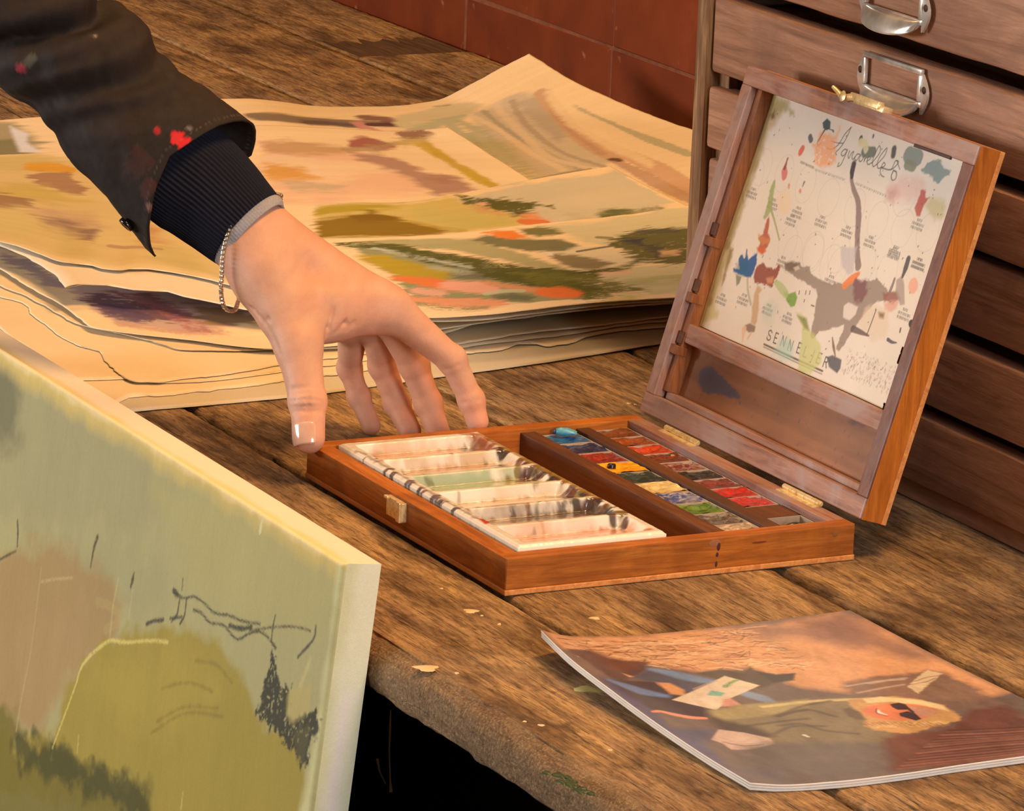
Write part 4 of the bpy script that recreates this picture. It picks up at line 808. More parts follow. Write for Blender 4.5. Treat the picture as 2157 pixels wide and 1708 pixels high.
PAPER_REF = ((243, 198, 136), (.77, .655, .475))
M_paper = attr_mat('painted_rag_paper', .78, .25, 500, .12)
def sheet(key, nu, nv, label, paint=None, deck=.0016, name='painting_on_paper', cat='painting', base=(243, 198, 136), group='papers stacked on the bench', thick=.0005, lift=.0):
    far, right, near, left = [np.array(e) for e in SHEET_EDGES[key]]
    G = coons(far, right, near, left, nu, nv, {'A': .019, 'B': .0240}.get(key))
    su = np.linalg.norm(np.diff(resample(far, 50), axis=0), axis=1).sum(); sv = np.linalg.norm(np.diff(resample(left, 50), axis=0), axis=1).sum()
    U, V = np.meshgrid(np.linspace(0, 1, nu), np.linspace(0, 1, nv)); sd = sum(ord(c) for c in key)
    # torn deckle: the outline wanders by a millimetre or two
    e_near = deck * (fbm(U * su * 95, U * 0, sd, 4) - .5) * 2.2 * np.clip((V - .94) / .06, 0, 1); e_far = deck * (fbm(U * su * 95, U * 0, sd + 3, 4) - .5) * 2.2 * np.clip((.06 - V) / .06, 0, 1)
    e_l = deck * (fbm(V * sv * 95, V * 0, sd + 5, 4) - .5) * 2.2 * np.clip((.04 - U) / .04, 0, 1); e_r = deck * (fbm(V * sv * 95, V * 0, sd + 7, 4) - .5) * 2.2 * np.clip((U - .96) / .04, 0, 1)
    G[:, :, 0] += e_near + e_far; G[:, :, 1] += e_l + e_r
    G[:, :, 2] += .0006 * (fbm(U * 5, V * 4, sd, 2) - .5) * np.minimum(1, 8 * np.minimum.reduce([U, V, 1 - U, 1 - V])) + lift
    pt = Paint(U, V, base, PAPER_REF, su, sv, 5.0)
    if paint: paint(pt); pt.grain(9, 210, .06, sd + 4)
    pt.grain(40, 40, .035, sd); pt.grain(7, 7, .05, sd + 2)
    # torn edge: a thin wall round the sheet and a plain underside
    per = np.r_[np.arange(nu), np.arange(1, nv) * nu + nu - 1, (nv - 1) * nu + np.arange(nu - 2, -1, -1), np.arange(nv - 2, 0, -1) * nu]
    T_ = G.reshape(-1, 3); n0 = len(T_); k_ = len(per); R_ = T_[per] - np.array([0, 0, thick]); R_[:, 0] -= .0002
    iu = np.linspace(0, nu - 1, 40).astype(int); iv = np.linspace(0, nv - 1, 40).astype(int); B_ = G[np.ix_(iv, iu)].reshape(-1, 3) - np.array([0, 0, thick])
    i_ = np.arange(k_); wallf = np.stack([per, n0 + i_, n0 + (i_ + 1) % k_, np.roll(per, -1)], -1)
    o = mk(name, np.vstack([T_, R_, B_]), np.vstack([grid_faces(nv, nu)[:, ::-1], wallf[:, ::-1], grid_faces(40, 40) + n0 + k_]), M_paper, None, True, np.vstack([pt.C, np.tile(pt.alb((250, 214, 158)), (k_ + len(B_), 1))]))
    setp(o, label, cat, group)
    return o
def paint_A(p):
    p.poly([(.0281,.015),(.0922,.0301),(.1202,.2055),(.0902,.381),(.022,.3784)], (146, 128, 84), .8, .006, .01, 30); p.poly([(.0261,.183),(.0982,.1604),(.0942,.3183),(.024,.3133)], (120, 106, 66), .7, .006, .01, 30)
    p.poly([(.0842,.0551),(.1062,.1303),(.1002,.2005),(.1122,.2832),(.0862,.2832),(.0842,.1579)], (226, 206, 196), .95, .002, .001); p.stroke([(.4629,.1103),(.517,.1153),(.5752,.1278),(.6573,.1654)], (.010, .012, .010), (132, 104, 74), .95, .003, .004, 40); p.stroke([(.5351,.1353),(.5651,.1429),(.5932,.1604)], .008, (104, 78, 64), .9, .003, .004, 60)
    p.stroke([(.6453,.1028),(.6613,.1153),(.6673,.1504)], .011, (126, 78, 62), .9, .003, .004, 60); p.poly([(.6012,.1278),(.6232,.1228),(.6172,.1679),(.6152,.2105),(.5932,.1905)], (206, 132, 108), .95, .002, .002, 90); p.stroke([(.6273,.1604),(.6533,.1654)], .007, (92, 50, 46), .9)
    p.poly([(.6613,.1504),(.6914,.0902),(.7295,.0677),(.8096,.0351),(.8437,.0551),(.8537,.0877),(.8116,.1228),(.7595,.1554),(.6974,.188),(.6513,.198)], (214, 184, 128), .95, .003, .003, 60)
    p.poly([(.6573,.2005),(.7355,.1378),(.8156,.1153),(.7375,.208),(.6713,.4987),(.6653,.6591),(.6473,.6266),(.6553,.4887),(.6713,.3509),(.7194,.2005),(.6673,.2456),(.6473,.2381)], (188, 170, 122), .95, .003, .004, 60, dry=.12)
    p.poly([(.8116,.1228),(.9038,.1028),(.9479,.1404),(.9218,.2306),(.8557,.4035),(.8076,.619),(.7595,.6441),(.6754,.6491),(.7074,.406),(.7475,.2607)], (204, 174, 130), .9, .004, .005, 50)
    p.poly([(.7655,.1579),(.7615,.2281),(.7275,.3784),(.6733,.6466),(.6613,.5689),(.6934,.3383)], (178, 164, 118), .8, .004, .006, 60, dry=.2)
    p.poly([(.8978,.1353),(.9419,.1554),(.9178,.2231),(.8397,.3885),(.7976,.4386),(.8357,.2932)], (186, 156, 118), .85, .004, .005, 60)
    for q, w, c in (([(.8016,.1404),(.7735,.2857),(.7355,.4637),(.7275,.614)], .004, (232, 192, 138)), ([(.8377,.1228),(.7816,.2932),(.7535,.4812),(.7495,.6341)], .003, (176, 152, 112)), ([(.8657,.1203),(.7856,.3383),(.7455,.5338),(.7655,.6491)], .004, (228, 188, 136)), ([(.8938,.1278),(.8116,.3208),(.7735,.5213),(.7856,.6541)], .003, (182, 150, 112)),
                    ([(.9439,.1454),(.9178,.2231),(.8617,.3634),(.8236,.5288),(.8176,.614)], .008, (206, 154, 104)), ([(.9138,.218),(.8537,.3784),(.8156,.5639)], .003, (196, 144, 100)), ([(.9459,.2331),(.9419,.3133),(.9299,.411),(.9198,.5439),(.9218,.6817)], (.002, .003, .007, .006), (184, 162, 110)),
                    ([(.8838,.3108),(.8477,.5288),(.8457,.7168),(.8357,.9348)], (.004, .008, .012, .011), (214, 158, 108)), ([(.8136,.604),(.8136,.7018),(.8116,.8772),(.8156,.9875)], (.004, .008, .007), (196, 146, 104)), ([(.8136,.604),(.8196,.6216)], .004, (96, 58, 40)), ([(.7856,.0401),(.8096,.0451)], .002, (170, 128, 84))):
        p.stroke(q, w, c, .9, .0015, .002, 120)
    p.poly([(.9479,.1404),(.9639,.1404),(.9419,.2581),(.8778,.4687),(.8557,.6917),(.8397,.7143),(.8357,.5388),(.8737,.3283)], (243, 200, 138), .8, .003, .003, 60)
    p.stroke([(.6754,.6491),(.7194,.6366),(.7615,.6391)], .0025, (160, 130, 90), .8)
def paint_B(p):
    p.poly([(.008,.0451),(.2044,.0226),(.4108,.1128),(.519,.4436),(.501,.99),(.3768,1),(.2766,1),(.018,1)], (212, 170, 96), .9, .01, .01, 20)
    p.poly([(.6433,.0977),(.6914,.1153),(.7575,.1203),(.7916,.1579),(.8076,.2732),(.8357,.3308),(.8196,.416),(.6673,.4787),(.6032,.4712),(.5992,.2657)], (236, 178, 128), .95, .006, .01, 40)
    p.poly([(.6413,.1078),(.6974,.0927),(.7575,.1203),(.7876,.1479),(.7275,.1905),(.6673,.1905),(.6373,.1504)], (196, 146, 92), .9, .004, .005, 60, dry=.2)
    p.poly([(.6192,.188),(.6573,.188),(.7014,.203),(.7735,.2206),(.8076,.2732),(.7275,.3358),(.6593,.3509),(.6092,.2556)], (240, 194, 138), .8, .0028, .008, 40)
    p.poly([(.6152,.2281),(.6453,.2381),(.6733,.2807),(.6894,.3308),(.6433,.3409),(.6012,.3233)], (218, 150, 64), .95, .004, .006, 70, dry=.1); p.poly([(.6293,.3584),(.6914,.3534),(.7174,.381),(.6814,.406),(.6232,.4085)], (196, 166, 118), .8, .0028, .008, 50)
    p.poly([(.7756,.1629),(.8176,.1654),(.8457,.213),(.8577,.2882),(.8938,.3308),(.8998,.411),(.8337,.4386),(.8236,.401),(.8076,.2732),(.7735,.2206)], (180, 130, 98), .97, .004, .006, 60, dry=.08); p.poly([(.8397,.3308),(.8778,.3033),(.8978,.3258),(.8637,.3609)], (172, 122, 92), .9, .003, .004, 80)
    p.stroke([(.7996,.1078),(.8337,.0952),(.8557,.1053)], (.006, .011, .005), (164, 90, 70), .95, .002, .003, 90); p.stroke([(.7735,.1479),(.8236,.1253),(.8938,.0727),(.9339,.0476)], .004, (180, 140, 92), .8, .002, .004, 100); p.stroke([(.9118,.0276),(.9479,.0226)], .006, (140, 92, 60), .9, .002, .003)
    p.poly([(.8778,.0752),(.9339,.0476),(.9158,.1028),(.8798,.1103)], (208, 168, 82), .8, .004, .006, 70)
    p.stroke([(.9158,.1028),(.9218,.1779),(.9238,.2105)], (.006, .007, .003), (206, 164, 60), .95, .002, .003); p.stroke([(.9238,.2882),(.9279,.3509),(.9379,.4085)], (.006, .006, .004), (204, 160, 48), .95, .002, .003)
    p.poly([(.9439,.0426),(.994,0),(1,.3684),(.9379,.4085),(.9319,.2732),(.9299,.1454)], (244, 200, 136), .75, .003, .003, 60)
    p.stroke([(.9259,.0877),(.9178,.188),(.9259,.2932),(.9379,.4085)], (.003, .005, .005, .003), (200, 156, 50), .9, .002, .003, 60)
    # the part left of the arm: ochre ground with brown and mauve strokes
    p.poly([(.0381,0),(.1202,0),(.1924,0),(.2325,.1328),(.2144,.1554),(.1824,.1404),(.1583,.198),(.1222,.1579),(.0381,.1554)], (206, 168, 92), .9, .008, .01, 40); p.stroke([(.1824,.1554),(.2084,.1604),(.2425,.188)], (.010, .012, .008), (216, 146, 42), .97, .002, .003, 80)
    p.poly([(.1683,.2406),(.1944,.203),(.2465,.2055),(.2685,.2982),(.2826,.4236),(.2545,.4185),(.2144,.3734),(.1864,.3333)], (166, 116, 74), .95, .0022, .008, 40); p.poly([(.0641,.4361),(.1483,.3609),(.1984,.3559),(.2385,.4135),(.2846,.4687),(.2485,.5038),(.1844,.5213),(.1323,.5038),(.0661,.5564)], (200, 160, 74), .9, .008, .01, 40)
    p.poly([(.0882,.5288),(.1443,.4812),(.1864,.5213),(.1944,.594),(.1583,.6416),(.0922,.6692)], (150, 104, 66), .85, .0035, .012, 40); p.poly([(.1884,.599),(.2265,.5664),(.2966,.5965),(.3106,.6817),(.2826,.7268),(.2325,.6817),(.1944,.6566)], (196, 150, 100), .9, .008, .01, 40); p.poly([(.1884,.6642),(.2305,.6591),(.2725,.6767),(.2906,.7569),(.2705,.797),(.2305,.7519)], (148, 108, 80), .9, .006, .01, 50)
    p.poly([(.0942,.7293),(.1663,.6165),(.2104,.7018),(.2204,.8697),(.1703,.8922),(.1002,.8897)], (212, 174, 98), .9, .008, .01, 40); p.poly([(.2124,.7368),(.2505,.7293),(.2926,.8095),(.3226,.8697),(.2966,.9474),(.2605,.9023)], (204, 166, 92), .9, .008, .01, 40); p.poly([(.2826,.7268),(.3066,.7043),(.3026,.812),(.2886,.8095)], (140, 102, 76), .9, .004, .006, 60)
    p.poly([(.3066,.817),(.3467,.8622),(.3707,.9123),(.3447,.9524),(.3146,.9073)], (214, 170, 100), .9, .006, .01, 50); p.poly([(.3788,.8246),(.4008,.7945),(.4269,.8647),(.4689,.9499),(.4248,.9749),(.3888,.9398)], (204, 166, 92), .9, .006, .01, 50); p.poly([(.3727,.6516),(.3908,.6667),(.4008,.7945),(.3788,.807)], (196, 134, 76), .9, .006, .01, 50)
    p.stroke([(.3307,.8271),(.3667,.8446),(.3968,.8471)], (.003, .002), (176, 128, 80), .8)
def paint_C(p):
    p.poly([(.1623,.0025),(.2866,0),(.3607,.005),(.4589,.0025),(.5351,.0201),(.5872,.2281),(.6293,.4361),(.4749,.4411),(.3948,.4185),(.2745,.4787),(.0741,.5088)], (206, 170, 84), .95, .004, .006, 50)
    p.poly([(.495,.0551),(.6774,.0125),(.8016,.0376),(.992,.0451),(.994,.1303),(.982,.3634),(.9038,.4261),(.7796,.4687),(.6894,.4712),(.6333,.4386),(.6012,.3258),(.5591,.1679)], (208, 182, 136), .97, .0022, .006, 40); p.poly([(.8176,.1053),(.9359,.1529),(.9599,.2957),(.8697,.3509),(.7735,.2556)], (214, 184, 132), .6, .01, .01, 30); p.poly([(.6633,.0451),(.8136,.0652),(.8677,.1504),(.7495,.2005),(.6613,.1078)], (200, 180, 138), .6, .01, .01, 30)
    p.poly([(.1523,.0476),(.2305,.0251),(.3046,0),(.3667,.0175),(.3066,.0852),(.2224,.1479),(.1343,.1378)], (178, 144, 40), .95, .004, .006, 60, dry=.1); p.poly([(.1202,.2105),(.1984,.188),(.2725,.1203),(.2986,.1905),(.3367,.2782),(.3687,.3484),(.4068,.4386),(.3487,.4561),(.2365,.4937),(.0782,.4787)], (142, 102, 22), .97, .004, .006, 60); p.poly([(.2164,.1805),(.2745,.1278),(.2966,.2206),(.2725,.2807),(.2164,.2832)], (128, 90, 18), .7, .0022, .006, 60)
    p.poly([(.3507,.0877),(.4289,.0977),(.501,.1905),(.5671,.401),(.481,.4185),(.3808,.3885),(.3567,.2531)], (200, 172, 88), .8, .0028, .008, 50); p.stroke([(.3367,.2782),(.3747,.3584),(.4188,.4211)], .004, (186, 150, 60), .6)
    p.poly([(.5251,.0326),(.5571,.0777),(.6273,.1253),(.6754,.1955),(.7094,.2581),(.6713,.2657),(.6012,.3258),(.5611,.2331),(.521,.1303)], (88, 82, 26), .97, .003, .008, 90, dry=.18); p.poly([(.5411,.1203),(.5691,.1404),(.5491,.1679),(.5351,.1504)], (228, 168, 116), .95, .003, .003); p.poly([(.519,.1504),(.5511,.1905),(.5731,.2957),(.5471,.2907),(.517,.2155)], (204, 150, 92), .9, .004, .005)
    p.poly([(.6052,.3283),(.6493,.3233),(.6373,.4386),(.6032,.4461),(.5792,.4085)], (226, 142, 84), .95, .004, .006, 70); p.stroke([(.5852,.4035),(.6253,.4336)], .006, (218, 110, 54), .9); p.stroke([(.7816,.4511),(.8136,.4361),(.8577,.4236)], (.006, .011, .004), (98, 94, 40), .95, .003, .004, 90); p.stroke([(.8357,.4361),(.8858,.4185),(.9319,.411)], .0025, (130, 116, 60), .8, .002, .003)
    p.poly([(.7174,.3935),(.7916,.391),(.7715,.4662),(.7034,.4561)], (190, 164, 112), .6, .008, .01, 60)
def paint_D(p):
    p.poly([(.487,.0251),(.5912,.0451),(.7535,0),(.8397,.0401),(.8176,.411),(.7575,.4135),(.6273,.3985),(.5651,.3033),(.5351,.1729)], (208, 184, 130), .95, .004, .006, 50)
    p.poly([(.1182,.0501),(.1964,.0226),(.3387,.0727),(.3647,.1629),(.4208,.3434),(.501,.614),(.4649,.6316),(.3788,.3985),(.2926,.2055),(.1764,.0927)], (172, 154, 98), .97, .003, .004, 60, dry=.05); p.poly([(.1162,.0827),(.2044,.1228),(.3166,.3108),(.3707,.4787),(.497,.6541),(.485,.9398),(.3287,.8972),(.2024,.8371),(.1663,.7694),(.1583,.4737)], (146, 136, 86), .97, .0028, .008, 40)
    p.poly([(.4649,.2632),(.5952,.3609),(.6814,.5714),(.6032,.6391),(.513,.6642),(.477,.4261)], (224, 194, 140), .95, .004, .006, 50); p.poly([(.5311,.6692),(.6393,.6165),(.7455,.6491),(.7094,.9449),(.6212,.9524),(.5792,.8747),(.5411,.7769)], (210, 186, 126), .95, .0022, .008, 40); p.stroke([(.509,.7043),(.5651,.6742),(.5992,.6767)], .006, (232, 176, 126), .9); p.stroke([(.6032,.802),(.6573,.7845),(.7094,.7895)], .008, (178, 162, 96), .7, .004, .006, 50)
    p.poly([(.1182,.2281),(.1643,.2306),(.2144,.3559),(.2645,.4386),(.2505,.584),(.1964,.5639),(.1523,.4486),(.1263,.3158)], (182, 146, 34), .97, .004, .006, 70, dry=.06); p.poly([(.2645,.5038),(.3166,.4887),(.3567,.5539),(.3206,.6216),(.2665,.5564)], (116, 106, 72), .95, .004, .005)
    p.poly([(.3387,.1003),(.3747,.0627),(.4389,.1729),(.517,.2256),(.5391,.3208),(.507,.3684),(.4409,.3333),(.3788,.2155)], (118, 108, 66), .97, .003, .003, 80); p.poly([(.4429,.0426),(.485,.0401),(.519,.0827),(.523,.1629),(.4749,.1654),(.4549,.1178)], (112, 104, 54), .95, .003, .004, 80, dry=.12); p.poly([(.481,.386),(.5251,.4336),(.5892,.5689),(.5551,.6291),(.503,.5915),(.477,.4687)], (138, 114, 72), .97, .003, .004, 80)
    p.poly([(.3707,.0276),(.4008,.0201),(.4349,.0576),(.4569,.1579),(.4208,.1629),(.3928,.1028)], (230, 122, 40), .97, .003, .004, 90); p.poly([(.4669,.3534),(.483,.3734),(.479,.4135)], (240, 206, 160), .95, .002)
    for q, w in (([(.1042,.0802),(.1743,.1153),(.2445,.2306),(.3126,.3534),(.3707,.4787),(.4489,.604),(.5291,.6892)], (.006, .008, .007, .008, .008, .010, .008)), ([(.1984,.1905),(.2545,.3434),(.3186,.4687),(.3747,.614),(.4509,.7544),(.495,.8421)], (.004, .007, .008, .012, .014, .012)), ([(.3287,.5414),(.3928,.6241),(.4469,.7945)], (.004, .010, .014)), ([(.497,.6541),(.5531,.6416),(.6052,.619),(.6433,.5539)], .004)):
        p.stroke(q, w, (84, 80, 26), .95, .003, .006, 90, dry=.22, sd=3)
    p.poly([(.3848,.5564),(.4489,.604),(.513,.6642),(.5711,.7744),(.6112,.8872),(.5752,.9123),(.5351,.9624),(.493,.9649),(.479,.8947),(.4449,.812),(.4048,.6792)], (112, 102, 36), .9, .004, .010, 90, dry=.28, sd=5); p.poly([(.4569,.7118),(.521,.7694),(.5611,.8722),(.501,.9574),(.481,.9148)], (84, 82, 26), .8, .004, .010, 110, dry=.35, sd=6)
    p.stroke([(.1563,.1404),(.2224,.2682),(.3046,.4361)], .003, (196, 186, 150), .8, .002, .004, 120, dry=.35); p.stroke([(.2425,.4035),(.2866,.4887)], .006, (176, 168, 132), .7, .004, .005, 90, dry=.3)
    p.stroke([(.1663,.5188),(.2084,.5739),(.2505,.6642)], (.006, .011, .008), (232, 120, 56), .97, .003, .004, 90); p.stroke([(.2485,.6366),(.2826,.6692),(.3146,.7218)], (.010, .014, .010), (236, 160, 122), .95, .003, .004, 90); p.stroke([(.3186,.6416),(.3727,.7419),(.4269,.8195)], (.004, .006, .007), (220, 142, 88), .9, .003, .004); p.stroke([(.4228,.8246),(.4489,.8521),(.4709,.8772)], (.009, .013, .010), (234, 112, 46), .97, .003, .003)
    p.poly([(.3146,.787),(.3567,.7945),(.3968,.8622),(.3808,.9048),(.3246,.8647)], (104, 98, 66), .9, .004, .005); p.stroke([(.3066,.7694),(.3427,.7619),(.3768,.782)], .004, (196, 184, 130), .8); p.stroke([(.1884,.6892),(.2024,.7018),(.2164,.7168)], .008, (236, 164, 126), .9, .003, .004); p.stroke([(.1683,.7794),(.2044,.817),(.2505,.8622),(.3246,.8972)], (.006, .012, .014, .006), (230, 146, 96), .95, .003, .005, 80, dry=.12)
    p.stroke([(.1663,.8321),(.2044,.8797),(.2565,.9198),(.2906,.9248)], (.004, .006, .007, .003), (150, 136, 84), .85, .002, .005, 140, dry=.4); p.poly([(.5311,1),(.5792,.9373),(.6032,.9649),(.5852,1)], (202, 176, 84), .8, .005, .006)
    p.poly([(.6032,.3208),(.6533,.2206),(.7054,.208),(.7796,.2506),(.8056,.2757),(.7455,.6491),(.6934,.6291),(.6613,.584),(.6212,.4586)], (94, 86, 38), .96, .004, .012, 80, dry=.16, sd=8); p.poly([(.6473,.2155),(.7054,.2005),(.7756,.2506),(.7555,.2782),(.6814,.2456)], (84, 74, 56), .9, .003, .006, 90); p.poly([(.6393,.2957),(.6754,.3058),(.6693,.381),(.6393,.3534)], (62, 56, 58), .9, .003, .008, 120); p.poly([(.6774,.406),(.7014,.3985),(.7034,.5439),(.6794,.5288)], (66, 60, 58), .8, .004, .008, 120); p.poly([(.6934,.4662),(.7415,.4837),(.7255,.5388),(.6934,.5288)], (222, 168, 110), .85, .003, .006, 120); p.stroke([(.5892,.2381),(.6132,.2607)], .003, (130, 112, 60), .8); p.stroke([(.5331,.391),(.5772,.3709),(.6032,.3609)], .0022, (110, 98, 64), .9)
def paint_F(p):
    p.poly([(.0481,.3333),(.0681,.4436),(.0701,.5439),(.0481,.6817),(.0321,.817),(.0501,.8872),(.1182,.9023),(.2565,.8195),(.3166,.6491),(.1543,.5514),(.0982,.3935)], (196, 150, 122), .9, .0028, .010, 40)
    p.poly([(.0401,.396),(.0521,.4436),(.0561,.5338),(.0461,.6391),(.0281,.6266),(.024,.5138),(.022,.4386)], (176, 140, 122), .9, .0028, .010, 40); p.poly([(.0421,.7043),(.0822,.6742),(.1122,.7218),(.1423,.7669),(.1643,.8145),(.1242,.8396),(.0782,.8421),(.0481,.8221),(.0381,.7644)], (108, 68, 68), .92, .0028, .012, 60, dry=.2); p.poly([(.0401,.7644),(.0681,.7494),(.0982,.797),(.1162,.8346),(.0721,.8647),(.0441,.8396)], (96, 70, 82), .85, .0028, .012, 70, dry=.25)
    p.poly([(.0962,.6541),(.1463,.6591),(.1603,.7619),(.1703,.807),(.1383,.8145),(.1062,.7419)], (134, 74, 60), .85, .0028, .012, 60, dry=.25); p.poly([(.1784,.7243),(.2305,.782),(.2485,.817),(.2305,.8571),(.1683,.8346)], (150, 104, 48), .8, .0035, .012, 40); p.stroke([(.0501,.8872),(.1002,.9023),(.1743,.8822)], (.006, .008), (206, 146, 110), .8, .004, .006)
    for k in range(9): p.stroke([(np.array(a) * (1 - k / 9) + np.array(b) * k / 9) for a, b in zip([(.1062,.6491),(.1383,.8922)], [(.1623,.7243),(.1683,.8822)])], .0014, (170, 96, 84), .5, .001, .002)
sheet('J', 160, 60, 'grey-beige bottom sheet under the paper stack, nearest the bench', None, .0004, 'paper_sheet', 'paper', (214, 180, 130))
sheet('I', 320, 60, 'blank sheet with a badly torn near edge second from the bottom of the stack', None, .0034, 'paper_sheet', 'paper')
sheet('H', 320, 60, 'blank sheet with a rough near edge third from the bottom of the stack', None, .0026, 'paper_sheet', 'paper', (238, 192, 130))
sheet('G', 320, 90, 'blank cream sheet with a ragged stepped corner above the torn sheets', None, .0020, 'paper_sheet', 'paper')
sheet('F2', 320, 90, 'blank sheet directly beneath the purple study in the stack', None, .0018, 'paper_sheet', 'paper', (236, 190, 128))
sheet('F', 300, 160, 'purple and pink study with a wide cream margin, half hidden in the stack', paint_F, .0008)
sheet('E', 300, 120, 'blank sheet with an upturned pale corner over the purple study', None, .0014, 'paper_sheet', 'paper', (236, 198, 146))
sheet('A', 400, 270, 'large study with grey and mauve stripes and a curled-up corner near the wall', paint_A, .0010)
sheet('B', 390, 240, 'ochre, pink and mauve study lying under the arm and wrist', paint_B, .0010)
sheet('C', 370, 220, 'landscape study with grey sky and olive fields, second from the top', paint_C, .0008)
sheet('D', 420, 240, 'green landscape study with orange strokes on top of the stack', paint_D, .0010)

# ------------------------------------------------------------------ stretched canvas leaning on the front edge of the bench
CT = .10808; cN = np.array([0, math.cos(CT), -math.sin(CT)]); cE = np.array([0, math.sin(CT), math.cos(CT)]); cTH = .0235
cB = np.array([0, -.1084, 0.]); xL, xR, sT, sB = -.62, .0545, .0438, -.7835
def bev_rows(a, b, dense_a, dense_b, step, coarse):
    left = np.linspace(a, dense_a, max(2, int((dense_a - a) / coarse)))[:-1] if dense_a > a else np.array([])
    right = np.linspace(dense_b, b, max(2, int((b - dense_b) / coarse)))[1:] if b > dense_b else np.array([])
    return np.r_[left, np.linspace(dense_a, dense_b, int((dense_b - dense_a) / step)), right]
gx = bev_rows(xL, xR - .004, -.47, xR - .004, .0010, .02); gs = bev_rows(sB, sT - .002, -.31, sT - .002, .0012, .03)
R_ = .0032
gx = np.r_[gx, xR - .0040 + .0040 * np.sin(np.linspace(.15, 1, 7) * PI / 2)]; gs = np.r_[gs, sT - .002 + .002 * np.sin(np.linspace(.2, 1, 5) * PI / 2)]
GX, GS = np.meshgrid(gx, gs)
dd = np.maximum(0, (GX - (xR - .004)) / .004); de = np.maximum(0, (GS - (sT - .002)) / .002)
dep = cTH - .0030 * (1 - np.sqrt(np.clip(1 - dd ** 2, 0, 1))) - .0016 * (1 - np.sqrt(np.clip(1 - de ** 2, 0, 1)))
cp = Paint(GX, GS, (178, 170, 122), ((214, 200, 166), (.66, .595, .385)))
cp.poly([(xL - .01, sB - .01), (xR + .01, sB - .01), (xR + .01, -.24), (-.1, -.225), (-.3, -.235), (xL - .01, -.22)], (150, 134, 60), .95, .010, .012, 40)     # the ground of the picture runs on below
cp.poly([(xL - .01, -.33), (-.35, -.30), (-.1, -.36), (xR, -.33), (xR, -.47), (-.25, -.52), (xL - .01, -.45)], (112, 106, 56), .8, .010, .020, 30); cp.poly([(xL - .01, -.60), (-.2, -.56), (xR, -.62), (xR, sB), (xL - .01, sB)], (168, 146, 96), .8, .010, .020, 30)
cp.poly([(-.7282,.04),(-.4593,.0439),(-.2703,.0452),(-.1398,.0407),(-.2084,-.0112),(-.3658,-.0441),(-.684,-.0947)], (168, 160, 122), .9, .010, .012, 60); cp.poly([(-.4932,.025),(-.441,.048),(-.4211,.0311),(-.4139,-.0067),(-.4768,-.0259)], (112, 110, 86), .8, .010, .012, 60)
cp.poly([(-.1962,.0204),(-.0688,.0531),(.0598,.0459),(.0571,.0079),(-.0115,-.0085),(-.1262,-.0178)], (184, 172, 116), .8, .014, .012, 60); cp.poly([(-.3487,-.0613),(-.245,-.0161),(-.1845,-.017),(-.1618,-.036),(-.2181,-.0602),(-.3062,-.0639)], (166, 160, 120), .7, .014, .012, 60)
cp.poly([(-.5148,-.0987),(-.3942,-.0682),(-.3554,-.0551),(-.3108,-.0493),(-.2753,-.0467),(-.2356,-.0462),(-.224,-.055),(-.2261,-.0762),(-.2576,-.1026),(-.2924,-.1216),(-.3127,-.1453),(-.3251,-.1651),(-.3593,-.1774),(-.3885,-.1772),(-.4821,-.1999)], (172, 138, 92), .85, .007, .010, 60); cp.poly([(-.3644,-.1014),(-.2791,-.0774),(-.2773,-.1119),(-.3111,-.1502),(-.3483,-.1668),(-.3715,-.1394)], (180, 148, 104), .6, .010, .012, 60)
cp.poly([(-.3054,-.168),(-.2957,-.1402),(-.27,-.1062),(-.2413,-.084),(-.1875,-.0618),(-.1261,-.0443),(-.095,-.0404),(-.0626,-.0425),(-.0401,-.0522),(-.0258,-.0609),(-.0091,-.0655),(.0275,-.0624),(.0459,-.0741),(.0477,-.1277),(-.5708,-.2555),(-.5938,-.1851),(-.3588,-.179),(-.3246,-.1668)], (166, 146, 60), .95, .004, .008, 70)
cp.poly([(-.2659,-.119),(-.184,-.0727),(-.1143,-.0559),(-.0714,-.0648),(-.1025,-.0939),(-.1934,-.125)], (178, 158, 68), .6, .010, .012, 60); cp.poly([(-.436,-.1841),(-.363,-.1658),(-.3457,-.175),(-.3556,-.1889),(-.2965,-.1671),(-.2083,-.1606),(-.1515,-.1495),(-.1418,-.1668),(-.4133,-.2549)], (118, 106, 40), .85, .005, .010, 70); cp.poly([(-.3632,-.1804),(-.3462,-.1734),(-.3049,-.1697),(-.239,-.1616),(-.1689,-.1482),(-.1495,-.1557),(-.1533,-.1706),(-.1914,-.1725),(-.256,-.1792),(-.3259,-.1923),(-.3541,-.1939)], (74, 74, 34), .85, .004, .010, 90, dry=.15)
for k, q in enumerate(([(-.1559,-.1084),(-.124,-.0904),(-.0759,-.076)], [(-.1616,-.117),(-.1193,-.0923),(-.0672,-.0783)], [(-.1134,-.0589),(-.0829,-.0534),(-.062,-.057)], [(-.154,-.0876),(-.1171,-.0733),(-.086,-.0691)])): cp.stroke(q, .0008, (136, 116, 50), .6, .001, .001)
